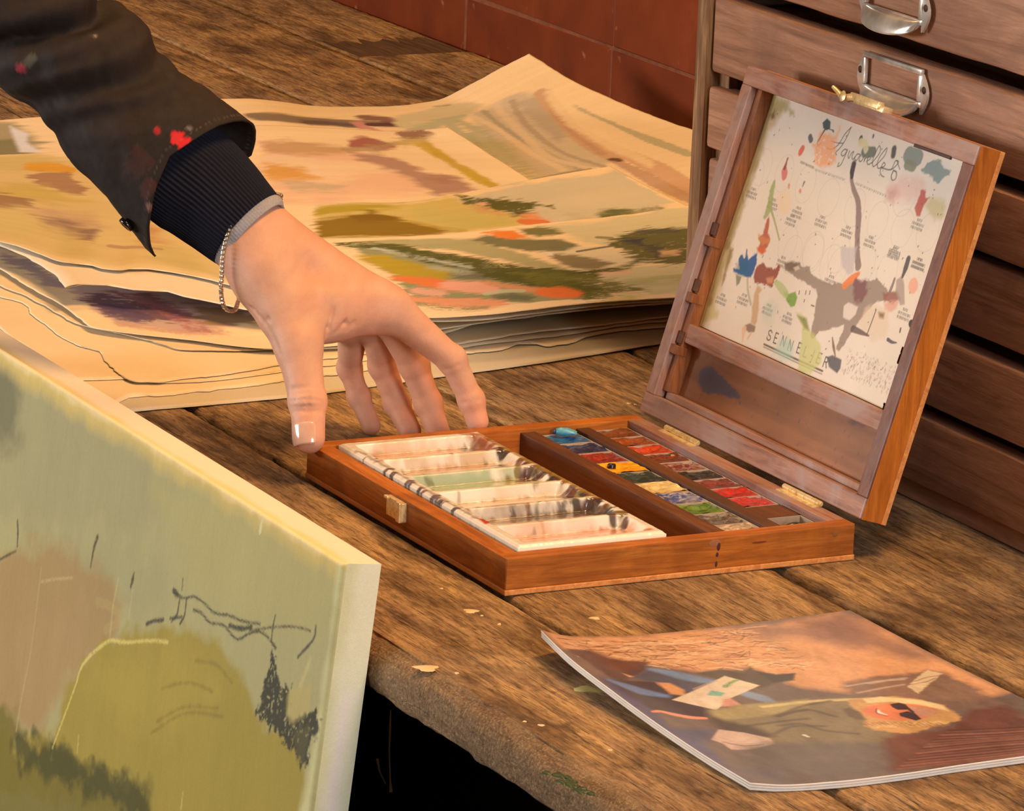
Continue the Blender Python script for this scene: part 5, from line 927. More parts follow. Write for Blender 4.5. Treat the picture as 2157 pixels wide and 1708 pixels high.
# pale yellow ground showing along the upper edge and the bare right side
top_ = [(-.6804,.0405),(-.4587,.0419),(-.3536,.0423),(-.2253,.0427),(-.0996,.0426),(-.0211,.0426),(.0546,.0432)]
cp.stroke(top_, (.009, .012, .010, .010, .008, .007, .008), (222, 192, 112), .85, .005, .004, 60); cp.stroke([(x, y + .004) for x, y in top_], .006, (242, 214, 158), .9, .002, .003, 60)
cp.poly([(.0487,.0414),(.0596,.0467),(.0633,.0345),(.058,-.042),(.0548,-.1031),(.0414,-.1074),(.0498,-.0508),(.0523,.0002)], (216, 210, 160), .8, .004, .003, 60)
cp.stroke([(-.2605,-.0652),(-.2391,-.0627),(-.2251,-.0656),(-.2433,-.0776)], .003, (188, 166, 110), .4)
ch_ = lambda q, w=.0010, c=(64, 62, 54), a=.9, dry=.14: cp.stroke(q, np.asarray(w) * .72, c, a, .0006, .0005, 900, dry)
ch_([(-.1525,-.0284),(-.1471,-.0299),(-.1241,-.0246),(-.1078,-.025),(-.0994,-.026),(-.0768,-.0221),(-.0578,-.02),(-.036,-.0154)]); ch_([(-.1249,-.0323),(-.114,-.0309),(-.1033,-.0329),(-.0824,-.0294),(-.062,-.0317),(-.0486,-.0247),(-.0347,-.0196),(-.0232,-.0198),(-.0129,-.0225)]); ch_([(-.0735,-.0264),(-.0457,-.0214),(-.0145,-.0109),(.0167,-.0029),(.0273,-.0014)], .0007); ch_([(-.0181,-.0055),(-.0193,-.0139),(-.0185,-.0201),(-.0117,-.0226)]); ch_([(.0334,.0027),(.0332,-.0029),(.0263,-.0104),(.0162,-.0193)], .0012)
ch_([(-.1442,-.0194),(-.1434,-.0258)], .0008); ch_([(-.1451,-.0296),(-.1467,-.0418),(-.1522,-.0467)], .0012); ch_([(-.1359,-.0287),(-.136,-.0388),(-.1403,-.045)], .0012); ch_([(-.1865,-.0581),(-.1772,-.0538),(-.1639,-.0492)], .0016, dry=.2); ch_([(-.1546,-.0457),(-.1396,-.0406)], .0012); ch_([(-.1547,-.0293),(-.1487,-.03)], .0026, dry=0); ch_([(-.0751,-.0273),(-.0601,-.0252),(-.0462,-.0199)], .0018)
ch_([(-.3973,-.051),(-.3942,-.0592),(-.3927,-.0669)], (.0012, .0018, .0012), dry=.1); ch_([(-.2721,-.0285),(-.2747,-.0344),(-.2769,-.0489)], (.0022, .0018, .0006), (82, 66, 44), dry=.15); ch_([(-.2125,-.0339),(-.2138,-.0393),(-.2153,-.044)], (.0008, .0026, .0012), (78, 70, 44), dry=.1); ch_([(-.3937,-.0698),(-.4105,-.078),(-.4189,-.0824)], .0010)
cp.poly([(-.0163,-.0275),(-.0108,-.0291),(-.0068,-.0359),(.0019,-.0398),(.0127,-.0382),(.0136,-.0475),(.0108,-.0563),(.0244,-.0522),(.0467,-.0407),(.0548,-.0493),(.0449,-.0586),(.0453,-.072),(.0388,-.0748),(.0259,-.0692),(-.0012,-.0664),(-.0266,-.0644),(-.0211,-.0514),(-.019,-.0395)], (50, 52, 40), .96, .0010, .0045, 300, dry=.26); cp.poly([(.0228,-.059),(.0422,-.05),(.0417,-.0723),(.0311,-.074)], (104, 96, 56), .5, .002, .003, 260)
cp.poly([(.0101,-.0421),(.0224,-.0337),(.0393,-.0287),(.0395,-.0413),(.0215,-.0547),(.012,-.0543)], (190, 172, 110), .8, .002, .002, 120); cp.stroke([(.0317,-.0159),(.0274,-.0259),(.0241,-.0332)], .0016, (204, 190, 132), .7, .001, .001, 300, .2)
ch_([(-.1543,-.0599),(-.1699,-.0635),(-.1932,-.0706),(-.2169,-.0779),(-.2333,-.0814),(-.252,-.0923),(-.2664,-.1034),(-.2731,-.1106),(-.2768,-.1205),(-.2837,-.1348),(-.2921,-.1515),(-.3007,-.1684)], (.0014, .0012, .0016, .0016, .0010, .0008), (226, 206, 120), .85, .25); ch_([(-.351,-.069),(-.3513,-.0977),(-.3522,-.1248),(-.3574,-.1533),(-.3598,-.1757)], .0012, (196, 170, 128), .6, .1); ch_([(-.234,-.0441),(-.2371,-.0621),(-.2362,-.0791)], .0012, (196, 186, 140), .55, .1); ch_([(-.2121,-.0448),(-.2123,-.062)], .0010, (196, 186, 140), .5, .1)
ch_([(-.2642,-.1501),(-.2629,-.1602)], .0008, (214, 196, 110), .8); ch_([(-.1079,-.1357),(-.1076,-.1457)], .0010, (206, 186, 96), .8); ch_([(-.3484,-.0772),(-.3274,-.0697),(-.3022,-.0619)], .0012, (204, 178, 130), .6, .35); cp.stroke([(-.0505,.0402),(-.0511,.0336)], (.0010, .0016), (226, 216, 170), .9)
cp.grain(600, 60, .035, 4); cp.grain(60, 20, .05, 6); cp.grain(900, 900, .05, 9)
def cW(X, S_, D): return cB + np.stack([X, np.zeros_like(X), np.zeros_like(X)], -1) + S_[..., None] * cE - D[..., None] * cN
front = cW(GX, GS, dep)
nr, nc = GX.shape
Vs = [front.reshape(-1, 3)]; Fs = [grid_faces(nr, nc)]; Cs = [cp.C]; off = nr * nc
def strip(A, ca, n=18):     # wrap from a border row of the face back to the rear
    global off
    A = np.asarray(A); m_ = len(A)
    d0 = (cB - A) @ cN
    V = np.concatenate([A + (d0 * k / (n - 1))[:, None] * cN for k in range(n)]); Vs.append(V); Cs.append(ca(V, np.repeat(np.arange(n) / (n - 1), m_)))
    Fs.append(grid_faces(n, m_) + off); off += n * m_
def side_col(V, t):
    s_ = (V - cB) @ cE; q = Paint(s_, t * cTH, (230, 230, 190), ((232, 228, 200), (.84, .83, .74)))
    q.poly([(sT - .02, -.01), (sT + .01, -.01), (sT + .01, .006), (sT - .02, .004)], (196, 198, 150), .5, .006, .004, 120); q.stroke([(-.2, .002), (0, .001), (sT, .004)], .004, (206, 206, 140), .5, .004, .003, 60); q.stroke([(-.3, .015), (-.03, .012)], .004, (236, 226, 224), .6, .004, .003, 40); q.grain(900, 900, .05, 3); q.grain(60, 60, .06, 5)
    return q.C
def top_col(V, t):
    q = Paint(V[:, 0], t * cTH, (246, 216, 176), ((246, 216, 176), (.86, .80, .70))); q.stroke([(-.6, .001), (-.1, .001), (.05, .001)], .003, (232, 198, 116), .7, .003, .003, 40); q.grain(600, 600, .04, 2); return q.C
strip(front[:, -1], side_col); strip(front[-1][::-1], top_col); strip(front[0], top_col); strip(front[::-1, 0], side_col)
canvas = mk('canvas_painting', np.vstack(Vs), np.vstack(Fs), attr_mat('oil_painted_canvas', .55, .35, 1400, .25), None, True, np.vstack(Cs))
setp(canvas, 'sage green landscape canvas leaning against the front edge of the bench', 'painting')
bk = MB(); q8 = [(x, s_, d_) for x in (xL + .001, xR - .001) for s_ in (sB + .001, sT - .001) for d_ in (0, .0008)]
for x0_, x1_, s0_, s1_ in ((xL + .002, xR - .002, sT - .042, sT - .003), (xL + .002, xR - .002, sB + .003, sB + .042), (xL + .002, xL + .042, sB + .042, sT - .042), (xR - .042, xR - .002, sB + .042, sT - .042)):
    V = np.array([[(x0_, x1_)[a], (s0_, s1_)[b], (.0006, .018)[c]] for a in (0, 1) for b in (0, 1) for c in (0, 1)]); bk.add(cW(V[:, 0], V[:, 1], V[:, 2]), [(0, 1, 3, 2), (4, 6, 7, 5), (0, 4, 5, 1), (2, 3, 7, 6), (0, 2, 6, 4), (1, 5, 7, 3)])
bk.build('stretcher_bar', M_ply, canvas)

# ------------------------------------------------------------------ magazine
far, right, near, left = [np.array(e) for e in SHEET_EDGES['mag']]
nu, nv = 360, 360; G = coons(far, right, near, left, nu, nv); U, V = np.meshgrid(np.linspace(0, 1, nu), np.linspace(0, 1, nv))
mp = Paint(U, V, (118, 96, 86), ((246, 208, 166), (.76, .74, .68)), .205, .27)
mp.poly([(.016,0),(.1022,0),(.2886,.005),(.481,.0025),(.7375,.0276),(.9579,0),(1,.1028),(1,.401),(1,.6316),(.8677,.6566),(.6413,.5288),(.5271,.4386),(.491,.2807),(.3487,.2782),(.2485,.208),(.1904,.1855),(.1263,.1053),(.02,.1178)], (228, 156, 108), .97, .004, .002, 100)
mp.poly([(.5972,.0025),(.8156,.0301),(.9699,.01),(.998,.1579),(.992,.3659),(.9138,.3684),(.8477,.2531),(.7615,.1604),(.6373,.1178)], (150, 108, 92), .8, .010, .006, 60); mp.poly([(.8076,.0401),(.9579,.0276),(.9659,.1479),(.8657,.2306),(.7936,.1704)], (132, 92, 80), .6, .012, .006, 60)
g_ = np.random.default_rng(5)
for k in range(420):    # straw and twigs on the sunlit ground of the cover picture
    a_ = g_.uniform(.04, .62); b_ = .03 + g_.uniform(0, .30) * (.4 + a_); dx = g_.uniform(.01, .05); q = [(a_, b_), (a_ + dx, b_ + g_.normal(.004, .008)), (a_ + dx * 1.8, b_ + g_.normal(.01, .01))]
    mp.stroke(q, g_.uniform(.0002, .0007), [(150, 92, 60), (110, 70, 54), (240, 186, 136), (250, 200, 154)][g_.integers(0, 4)], .7, .0004, .0003)
mp.poly([(.0341,.1128),(.1283,.1003),(.1503,.1654),(.1984,.1855),(.2465,.193),(.2144,.2406),(.1523,.2882),(.0922,.3183),(.0681,.2957),(.0641,.1955)], (96, 66, 62), .95, .0015, .0015, 200); mp.poly([(.1283,.1153),(.1483,.1479),(.1904,.1855),(.2265,.198),(.1523,.2531),(.1102,.2381)], (122, 72, 54), .8, .003, .002)
mp.poly([(.018,.3133),(.1142,.3158),(.2104,.3283),(.2545,.3684),(.2405,.4687),(.1984,.5213),(.1703,.5764),(.0501,.5238),(.016,.4612)], (70, 58, 62), .97, .002, .001); mp.poly([(.1323,.2632),(.1523,.2882),(.1363,.2907)], (232, 160, 104), .9, .001); mp.poly([(.1483,.2882),(.2104,.2481),(.2445,.2607),(.2645,.3083),(.3006,.3509),(.3367,.3484),(.2585,.4135),(.2184,.3985),(.1784,.3258)], (86, 84, 96), .95, .0012); mp.poly([(.1844,.3258),(.2184,.3383),(.2285,.391),(.2044,.4236),(.1764,.411),(.1824,.3609)], (228, 152, 98), .92, .0012, .001)
mp.stroke([(.2285,.2431),(.2625,.2732),(.2906,.3108),(.3307,.3484)], (.003, .005, .006, .004), (122, 140, 168), .92, .002); mp.stroke([(.0521,.3258),(.0842,.3609),(.1142,.3985),(.1523,.4211)], (.003, .005, .006, .003), (112, 132, 170), .92, .002); mp.stroke([(.3647,.4336),(.3808,.4662),(.3928,.5038)], (.004, .005, .003), (140, 150, 166), .9, .0015)
mp.poly([(.0301,.3083),(.0421,.4211),(.0501,.5238),(.01,.6366),(.0461,.7343),(0,.9574),(.012,.9774),(0,.9073),(0,.6566),(0,.406)], (92, 88, 122), .9, .004, .002); mp.poly([(.016,.4612),(.0441,.5313),(.01,.6366),(.0982,.6341),(.1423,.6516),(.0922,.7068),(.0261,.7393),(0,.6516)], (84, 80, 104), .9, .005)
mp.poly([(.3267,.2832),(.4048,.2732),(.4469,.3133),(.489,.2807),(.491,.3083),(.521,.3459),(.5731,.3534),(.5391,.396),(.483,.3985),(.4208,.4236),(.3888,.3784)], (92, 78, 66), .95, .0012, .001, 260); mp.poly([(.487,.3158),(.519,.3484),(.5731,.3534),(.5411,.3935),(.481,.391)], (72, 64, 64), .9, .001)
mp.poly([(.1563,.4486),(.3888,.3183),(.4349,.401),(.3126,.4586),(.2265,.5263)], (226, 192, 160), 1, .0006); mp.poly([(.2946,.401),(.3186,.4236),(.2946,.4436),(.2625,.4311)], (96, 168, 146), .85, .0008); mp.stroke([(.3447,.386),(.3747,.3659),(.3988,.3534)], .0016, (116, 150, 96), .9, .0006, .0006, 700, .3); mp.stroke([(.2565,.386),(.3086,.3609),(.3487,.3434)], .0010, (190, 150, 136), .6)
mp.poly([(.2906,.4612),(.3106,.4612),(.3106,.4912),(.3066,.5163),(.2826,.5113),(.2525,.5063)], (220, 146, 122), .95, .001)
mp.poly([(.1884,.5464),(.2605,.5138),(.3707,.5063),(.505,.5188),(.6293,.5439),(.7154,.5714),(.5271,.8371),(.3587,.8496),(.2305,.797),(.1844,.7243),(.2144,.6316),(.1804,.594)], (134, 112, 84), .97, .003, .002); mp.poly([(.2084,.5313),(.3006,.5063),(.3547,.5088),(.491,.5163),(.4609,.5589),(.3146,.584),(.2104,.589),(.1844,.5689)], (168, 142, 96), .95, .002, .001); mp.stroke([(.3547,.5288),(.477,.5313),(.6493,.5639)], .0020, (222, 190, 132), .8, .001)
for q in ([(.2305,.6341),(.3186,.6266),(.4088,.6266)], [(.2725,.6917),(.3447,.6617),(.4168,.6817)], [(.3447,.5915),(.4228,.5789),(.4429,.5789)], [(.3126,.6491),(.3727,.6516),(.3988,.7043),(.4609,.7494)], [(.3487,.5965),(.4449,.5764),(.483,.6366)], [(.3527,.5915),(.4469,.5539),(.5371,.5439)]): mp.stroke(q, .0014, (88, 74, 62), .8, .0012)
mp.poly([(.1864,.5464),(.2044,.599),(.2445,.6366),(.2625,.7068),(.1944,.7093),(.1643,.6566),(.1643,.6241)], (66, 56, 54), .8, .003); mp.stroke([(.0421,.5363),(.0701,.5263),(.1002,.5439),(.1343,.5639),(.1623,.5714)], (.0012, .0022, .0026, .0026, .0022), (236, 146, 116), .97, .0005)
mp.poly([(.0922,.7068),(.1543,.6441),(.2004,.6717),(.2405,.7168),(.2285,.7494),(.1503,.7744),(.1022,.7694),(.1062,.7293)], (206, 166, 144), .97, .0008); mp.stroke([(.1142,.7218),(.1483,.7494),(.1984,.7494)], .0008, (120, 94, 90), .7)
mp.poly([(.2425,.7469),(.3507,.7669),(.4529,.802),(.5471,.8496),(.4248,.9825),(.2766,.99),(.1583,.99),(.0802,.9825),(.016,.9073),(.1483,.7519)], (104, 90, 82), .9, .006, .003); mp.poly([(.0802,.8947),(.1303,.9073),(.0802,.9825),(.0381,.9173)], (92, 80, 96), .7, .006); mp.poly([(.499,.787),(.5972,.787),(.6914,.7895),(.8297,.6992),(.9339,.6992),(.9218,.8346),(1,1),(.8798,1),(.7375,.9975),(.6212,1),(.493,1),(.3828,.9749)], (112, 68, 58), .95, .004, .003)
for k in range(26):
    t_ = k / 25; A_ = np.array([(.6814,.802),(.4008,.9724)]); B_ = np.array([(.7816,.7393),(.9379,.8571),(.8156,1),(.6212,1)]); a_ = A_[0] * (1 - t_) + A_[1] * t_; b_ = B_[1] * (1 - t_) + B_[2] * t_
    mp.stroke([a_, (a_ + b_) / 2 + [0, .006 * math.sin(t_ * 9)], b_], g_.uniform(.0005, .0016), [(84, 50, 50), (146, 92, 74), (96, 62, 60), (160, 104, 84)][k % 4], .7, .0008)
mp.poly([(.6453,.4461),(.7375,.4336),(.8357,.4486),(.9058,.4386),(.9319,.4712),(.9379,.5263),(.9319,.6591),(.9339,.6992),(.8457,.7018),(.7856,.6917),(.7675,.6516),(.6914,.5789),(.6192,.5439),(.6112,.5113)], (128, 96, 82), .9, .003, .003, 150); mp.poly([(.7816,.5213),(.8898,.4486),(.9098,.4386),(.9279,.4712),(.8497,.5213),(.7756,.5689)], (232, 190, 146), .97, .0008, .0008, 400)
for q in ([(.7956,.5113),(.8517,.5063),(.8918,.4912)], [(.8236,.4962),(.8778,.4812),(.9138,.4812)]): mp.stroke(q, .0006, (150, 104, 84), .7)
for q in ([(.6413,.4712),(.7295,.4662),(.8196,.4687)], [(.6393,.5188),(.7295,.5088),(.7816,.5063)], [(.7054,.4737),(.7756,.4712),(.8056,.4762)]): mp.stroke(q, .0011, (214, 176, 150), .6, .0008)
mp.poly([(.5772,.5564),(.6212,.5514),(.7034,.5639),(.7535,.6065),(.7816,.6566),(.7735,.6942),(.7675,.7343),(.7435,.7569),(.6954,.7594),(.6373,.7769),(.5792,.7895),(.5451,.7694),(.515,.7444),(.509,.7093),(.5411,.6742)], (206, 148, 92), .97, .0012, .0012, 300); mp.poly([(.6232,.5564),(.6733,.5589),(.7515,.609),(.7776,.6566),(.7675,.6942),(.7355,.6491),(.6774,.5965),(.6152,.584)], (240, 198, 144), .9, .001)
for k in range(34): q = np.array([(.517,.6967),(.6974,.7494)]); a_ = q[0] * (1 - k / 33) + q[1] * k / 33 + [0, g_.normal(0, .006)]; mp.stroke([a_, a_ + [.006, .02], a_ + [.02, .012]], .0007, [(164, 104, 62), (226, 178, 120)][k % 2], .8, .0006)
mp.poly([(.5631,.6316),(.5992,.604),(.6353,.6015),(.6713,.6065),(.7194,.6291),(.7475,.6692),(.7315,.6967),(.6693,.7168),(.6212,.7118),(.5872,.6942),(.5651,.6667)], (222, 122, 84), 1, .0012); mp.poly([(.7014,.6316),(.7435,.6742),(.7295,.6967),(.6794,.7093),(.6754,.6692)], (196, 138, 112), .9, .001)
mp.poly([(.6613,.609),(.6894,.6065),(.6974,.6216),(.6874,.6516),(.6794,.6541),(.6553,.6466),(.6533,.6291)], (46, 40, 50), 1, .0005); mp.poly([(.6433,.6667),(.6713,.6617),(.6794,.6792),(.6693,.7168),(.6493,.7218),(.6393,.6992),(.6333,.6842)], (46, 40, 50), 1, .0005); mp.stroke([(.6834,.6491),(.6794,.6717)], .0010, (46, 40, 50), .95); mp.stroke([(.6092,.6316),(.6012,.6466),(.6072,.6667)], (.0007, .0014, .0007), (246, 206, 180), .95, .0004); mp.stroke([(.6112,.6241),(.5932,.6516),(.6052,.6742)], .0005, (150, 62, 50), .9)
mp.poly([(.5311,.599),(.5531,.5965),(.5591,.6316),(.5411,.6742),(.521,.6742),(.513,.6491)], (104, 82, 66), .9, .001); mp.stroke([(.3327,.7168),(.3347,.7293)], .0010, (236, 214, 180), .9)
mp.grain(500, 500, .14, 3); mp.grain(160, 60, .22, 8); mp.grain(30, 30, .14, 5)
mg = thing('magazine', 'glossy magazine with a lifted corner, its cover showing someone in sunglasses', 'magazine', (.22, .06, 0))
TH = .0026
def page_block(z0, z1, name, mat, inset=0):
    A = G[np.ix_(np.linspace(0, nv - 1, 50).astype(int), np.linspace(0, nu - 1, 50).astype(int))].copy(); A2 = A.copy(); A[:, :, 2] -= z0; A2[:, :, 2] -= z1
    if inset:
        c_ = A[:, :, :2].mean((0, 1)); A[:, :, :2] += (c_ - A[:, :, :2]) * inset; A2[:, :, :2] += (c_ - A2[:, :, :2]) * inset
    a_, b_ = A.shape[:2]; n0 = a_ * b_; per = np.r_[np.arange(b_), np.arange(1, a_) * b_ + b_ - 1, (a_ - 1) * b_ + np.arange(b_ - 2, -1, -1), np.arange(a_ - 2, 0, -1) * b_]
    F = np.vstack([grid_faces(a_, b_)[:, ::-1], grid_faces(a_, b_) + n0, [(per[i], per[(i + 1) % len(per)], n0 + per[(i + 1) % len(per)], n0 + per[i]) for i in range(len(per))]])
    V = np.vstack([A.reshape(-1, 3), A2.reshape(-1, 3)]); V[:, 2] = np.maximum(V[:, 2], .0003); mk(name, V, F, mat, mg)
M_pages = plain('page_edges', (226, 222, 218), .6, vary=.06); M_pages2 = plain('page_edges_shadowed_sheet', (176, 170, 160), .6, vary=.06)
mk('cover', G.reshape(-1, 3), grid_faces(nv, nu)[:, ::-1], attr_mat('glossy_cover', .30, .5, 1500, .02, coat=.25), mg, True, mp.C)
page_block(.00008, .0012, 'page', M_pages); page_block(.0012, .0015, 'page', M_pages2, .004); page_block(.0015, .0026, 'page', M_pages, .001); page_block(.0026, .0029, 'page', M_pages2, .005); page_block(.0029, .0040, 'page', M_pages, .002)

# ------------------------------------------------------------------ person: left hand and forearm reaching to the box
AX = np.array([.450, .892, .039]); AU = np.array([-.2335, .0752, .9694]); AT = np.array([.862, -.4454, .2422])   # arm frame: along the reach, up, out towards the room
person = thing('person', 'bare hand in a black paint-spotted jacket sleeve gripping the corner of the paint box', 'person', (-.268, .02, .0225))
thumb = [(-.3249,-.0057,.1161,.0185),(-.2885,.0011,.0777,.0138),(-.2669,-.0018,.0489,.0109),(-.2569,-.0047,.0287,.0097)]
index = [(-.3389,0,.1352,.017),(-.3002,.0697,.0926,.0124),(-.2857,.1041,.0628,.0084),(-.2796,.1156,.0374,.0076),(-.2756,.1184,.0245,.007)]
middle = [(-.3467,.0034,.1363,.016),(-.3174,.0747,.0885,.0124),(-.3199,.0949,.0522,.009),(-.3155,.1036,.0276,.0082),(-.3016,.1062,.0078,.0074)]
ring = [(-.3528,.0045,.135,.015),(-.3345,.0739,.0817,.0116),(-.3461,.0859,.0462,.0084),(-.34,.0938,.0224,.0077),(-.3235,.0957,.0084,.007)]
pinky = [(-.3569,.0042,.1327,.014),(-.35,.0667,.0742,.0104),(-.3675,.073,.0406,.0072),(-.3622,.0778,.0226,.0066),(-.3501,.0813,.0065,.006)]
wrist = [(-.3803,-.0548,.1859,.017),(-.3611,-.0292,.1645,.0165),(-.3455,-.0086,.1468,.016),(-.3319,.0068,.1228,.017)]
wrist2 = [(-.3808,-.0585,.1807,.017),(-.3609,-.0342,.1589,.0165),(-.3432,-.0147,.1358,.0165),(-.3278,-.0043,.1124,.017)]
web = [(-.3104,.0043,.0993,.018),(-.3075,.0317,.0981,.0165),(-.3028,.0618,.0956,.0135)]
web2 = [(-.2996,.0093,.0865,.0125),(-.3012,.0291,.0877,.0095),(-.3008,.0578,.0894,.0095)]
heel = [(-.3457,-.0012,.1159,.016),(-.3455,.03,.0898,.014),(-.3467,.0602,.0754,.012)]
h = .00115
allp = np.array(thumb + index + middle + ring + pinky + wrist + wrist2)
lo = allp[:, :3].min(0) - .026; hi = allp[:, :3].max(0) + .026
N_ = np.ceil((hi - lo) / h).astype(int) + 1
gxv, gyv, gzv = [lo[k] + h * np.arange(N_[k]) for k in range(3)]
def smin(a, b, k):
    q = np.clip(.5 + .5 * (b - a) / k, 0, 1); return b * (1 - q) + a * q - k * q * (1 - q)
def cone_into(vol, a, b, k, mrg=.012):
    a = np.array(a); b = np.array(b); r = max(a[3], b[3]) + mrg
    l_ = np.maximum(np.floor((np.minimum(a[:3], b[:3]) - r - lo) / h), 0).astype(int); u_ = np.minimum(np.ceil((np.maximum(a[:3], b[:3]) + r - lo) / h) + 1, N_).astype(int)
    sl = tuple(slice(l_[i], u_[i]) for i in range(3))
    X = gxv[sl[0]][:, None, None] - a[0]; Y = gyv[sl[1]][None, :, None] - a[1]; Z = gzv[sl[2]][None, None, :] - a[2]; e = b[:3] - a[:3]
    t = np.clip((X * e[0] + Y * e[1] + Z * e[2]) / (e @ e), 0, 1)
    d = np.sqrt((X - t * e[0]) ** 2 + (Y - t * e[1]) ** 2 + (Z - t * e[2]) ** 2) - (a[3] + (b[3] - a[3]) * t)
    vol[sl] = smin(vol[sl], d.astype(np.float32), k) if k else np.minimum(vol[sl], d)
palm = np.full(N_, .05, np.float32)
for ch in (wrist, wrist2, web, heel):
    for p0, p1 in zip(ch[:-1], ch[1:]): cone_into(palm, p0, p1, .010)
for ch in (index, middle, ring, pinky): cone_into(palm, ch[0], ch[1], .009)
cone_into(palm, thumb[0], thumb[1], .012); cone_into(palm, wrist2[2], thumb[0], .012)
for p0, p1 in zip(web2[:-1], web2[1:]): cone_into(palm, p0, p1, .009)
fing = np.full(N_, .05, np.float32)
for ch in (thumb, index, middle, ring, pinky):
    one = np.full(N_, .05, np.float32)
    for p0, p1 in zip(ch[1:-1], ch[2:]): cone_into(one, p0, p1, .0035)
    for q in ch[2:-1]:      # slightly thicker joints
        cone_into(one, (*q[:3], q[3] + .0004), (q[0] + 1e-5, q[1], q[2], q[3] + .0004), .003)
    fing = np.minimum(fing, one)
vol = smin(palm, fing, .006)
def crease(pts, depth, wid):
    P = np.array(pts)[:, :3]
    for a, b in zip(P[:-1], P[1:]):
        r = wid * 3; l_ = np.maximum(np.floor((np.minimum(a, b) - r - lo) / h), 0).astype(int); u_ = np.minimum(np.ceil((np.maximum(a, b) + r - lo) / h) + 1, N_).astype(int)
        sl = tuple(slice(l_[i], u_[i]) for i in range(3)); X = gxv[sl[0]][:, None, None] - a[0]; Y = gyv[sl[1]][None, :, None] - a[1]; Z = gzv[sl[2]][None, None, :] - a[2]; e = b - a
        t = np.clip((X * e[0] + Y * e[1] + Z * e[2]) / (e @ e + 1e-12), 0, 1); d2 = (X - t * e[0]) ** 2 + (Y - t * e[1]) ** 2 + (Z - t * e[2]) ** 2
        vol[sl] += depth * np.exp(-d2 / wid ** 2)
for q in ([(-.2662,-.0136,.0538),(-.2582,-.0053,.0568),(-.2569,.0049,.0546)], [(-.2653,-.0138,.0502),(-.2568,-.0058,.0531),(-.2558,.0051,.051)], [(-.2645,-.0141,.0468),(-.2558,-.0062,.0489),(-.2549,.0054,.0483)], [(-.2674,-.0119,.0569),(-.2598,-.0047,.0597),(-.259,.0051,.0582)], [(-.2627,-.0142,.0441),(-.2551,-.0064,.0459),(-.2533,.0047,.0454)]): crease(q, .0014, .0016)
for q in ([(-.3221,-.0232,.0986),(-.3022,-.0196,.0879),(-.2902,-.018,.0772)], [(-.3196,-.0203,.1034),(-.2996,-.0174,.0913),(-.2869,-.0151,.0792)], [(-.3143,-.0177,.1058),(-.2966,-.0144,.0941)], [(-.2949,-.0182,.0895),(-.2835,-.015,.0756)]): crease(q, .0018, .0017)
for q in ([(-.2865,.0226,.0811),(-.2892,.0315,.0903),(-.2917,.0371,.1012)], [(-.2863,.0273,.0808),(-.2883,.0375,.09)], [(-.2863,.0194,.0784),(-.2886,.0202,.0882),(-.2909,.024,.0993)]): crease(q, .0012, .0017)
for q in ([(-.2811,.0966,.0575),(-.2759,.1046,.0617)], [(-.2763,.1058,.0368),(-.272,.1157,.0395)], [(-.2905,.0702,.0753),(-.2851,.0742,.0717)]): crease(q, .0007, .0015)
for q in ([(-.3068,.0567,.1085),(-.2941,.0687,.1021)], [(-.3176,.0486,.1157),(-.3056,.0626,.1069)]): crease(q, -.0014, .0055)
def surface_nets(v):
    s = v < 0; nx, ny, nz = v.shape; acc = np.zeros((nx - 1, ny - 1, nz - 1, 3), np.float32); cnt = np.zeros((nx - 1, ny - 1, nz - 1), np.uint8)
    for ax in range(3):
        o = [i for i in range(3) if i != ax]
        for da in (0, 1):
            for db in (0, 1):
                st = [0, 0, 0]; st[o[0]] = da; st[o[1]] = db
                A = v[st[0]:nx - 1 + st[0], st[1]:ny - 1 + st[1], st[2]:nz - 1 + st[2]]
                st2 = list(st); st2[ax] = 1; B = v[st2[0]:nx - 1 + st2[0], st2[1]:ny - 1 + st2[1], st2[2]:nz - 1 + st2[2]]
                c = (A < 0) != (B < 0); i = np.nonzero(c); t = A[i] / (A[i] - B[i]); p = np.zeros((len(t), 3), np.float32); p[:, ax] = t; p[:, o[0]] = da; p[:, o[1]] = db
                acc[i] += p; cnt[i] += 1
    act = np.nonzero(cnt); idx = np.full(cnt.shape, -1, np.int32); idx[act] = np.arange(len(act[0]))
    V = np.stack(act, -1) + acc[act] / cnt[act][:, None]; Fs = []
    for ax in range(3):
        o = [(ax + 1) % 3, (ax + 2) % 3]
        sl = [slice(1, -1)] * 3; sl[ax] = slice(0, -1); sl2 = list(sl); sl2[ax] = slice(1, None)
        a = s[tuple(sl)]; b = s[tuple(sl2)]; i = np.array(np.nonzero(a != b)).T
        if not len(i): continue
        base = i.copy(); base[:, o[0]] += 1; base[:, o[1]] += 1; q = []
        for d0, d1 in ((0, 0), (-1, 0), (-1, -1), (0, -1)):
            k = base.copy(); k[:, o[0]] += d0; k[:, o[1]] += d1; q.append(idx[k[:, 0], k[:, 1], k[:, 2]])
        q = np.stack(q, -1); flip = a[tuple(i.T - 0)] if False else s[tuple((i + np.array([0 if j == ax else 1 for j in range(3)])).T)]
        q[~flip] = q[~flip][:, ::-1]; Fs.append(q[(q >= 0).all(1)])
    return V, np.vstack(Fs)
HV, HF = surface_nets(vol); HV = lo + HV * h
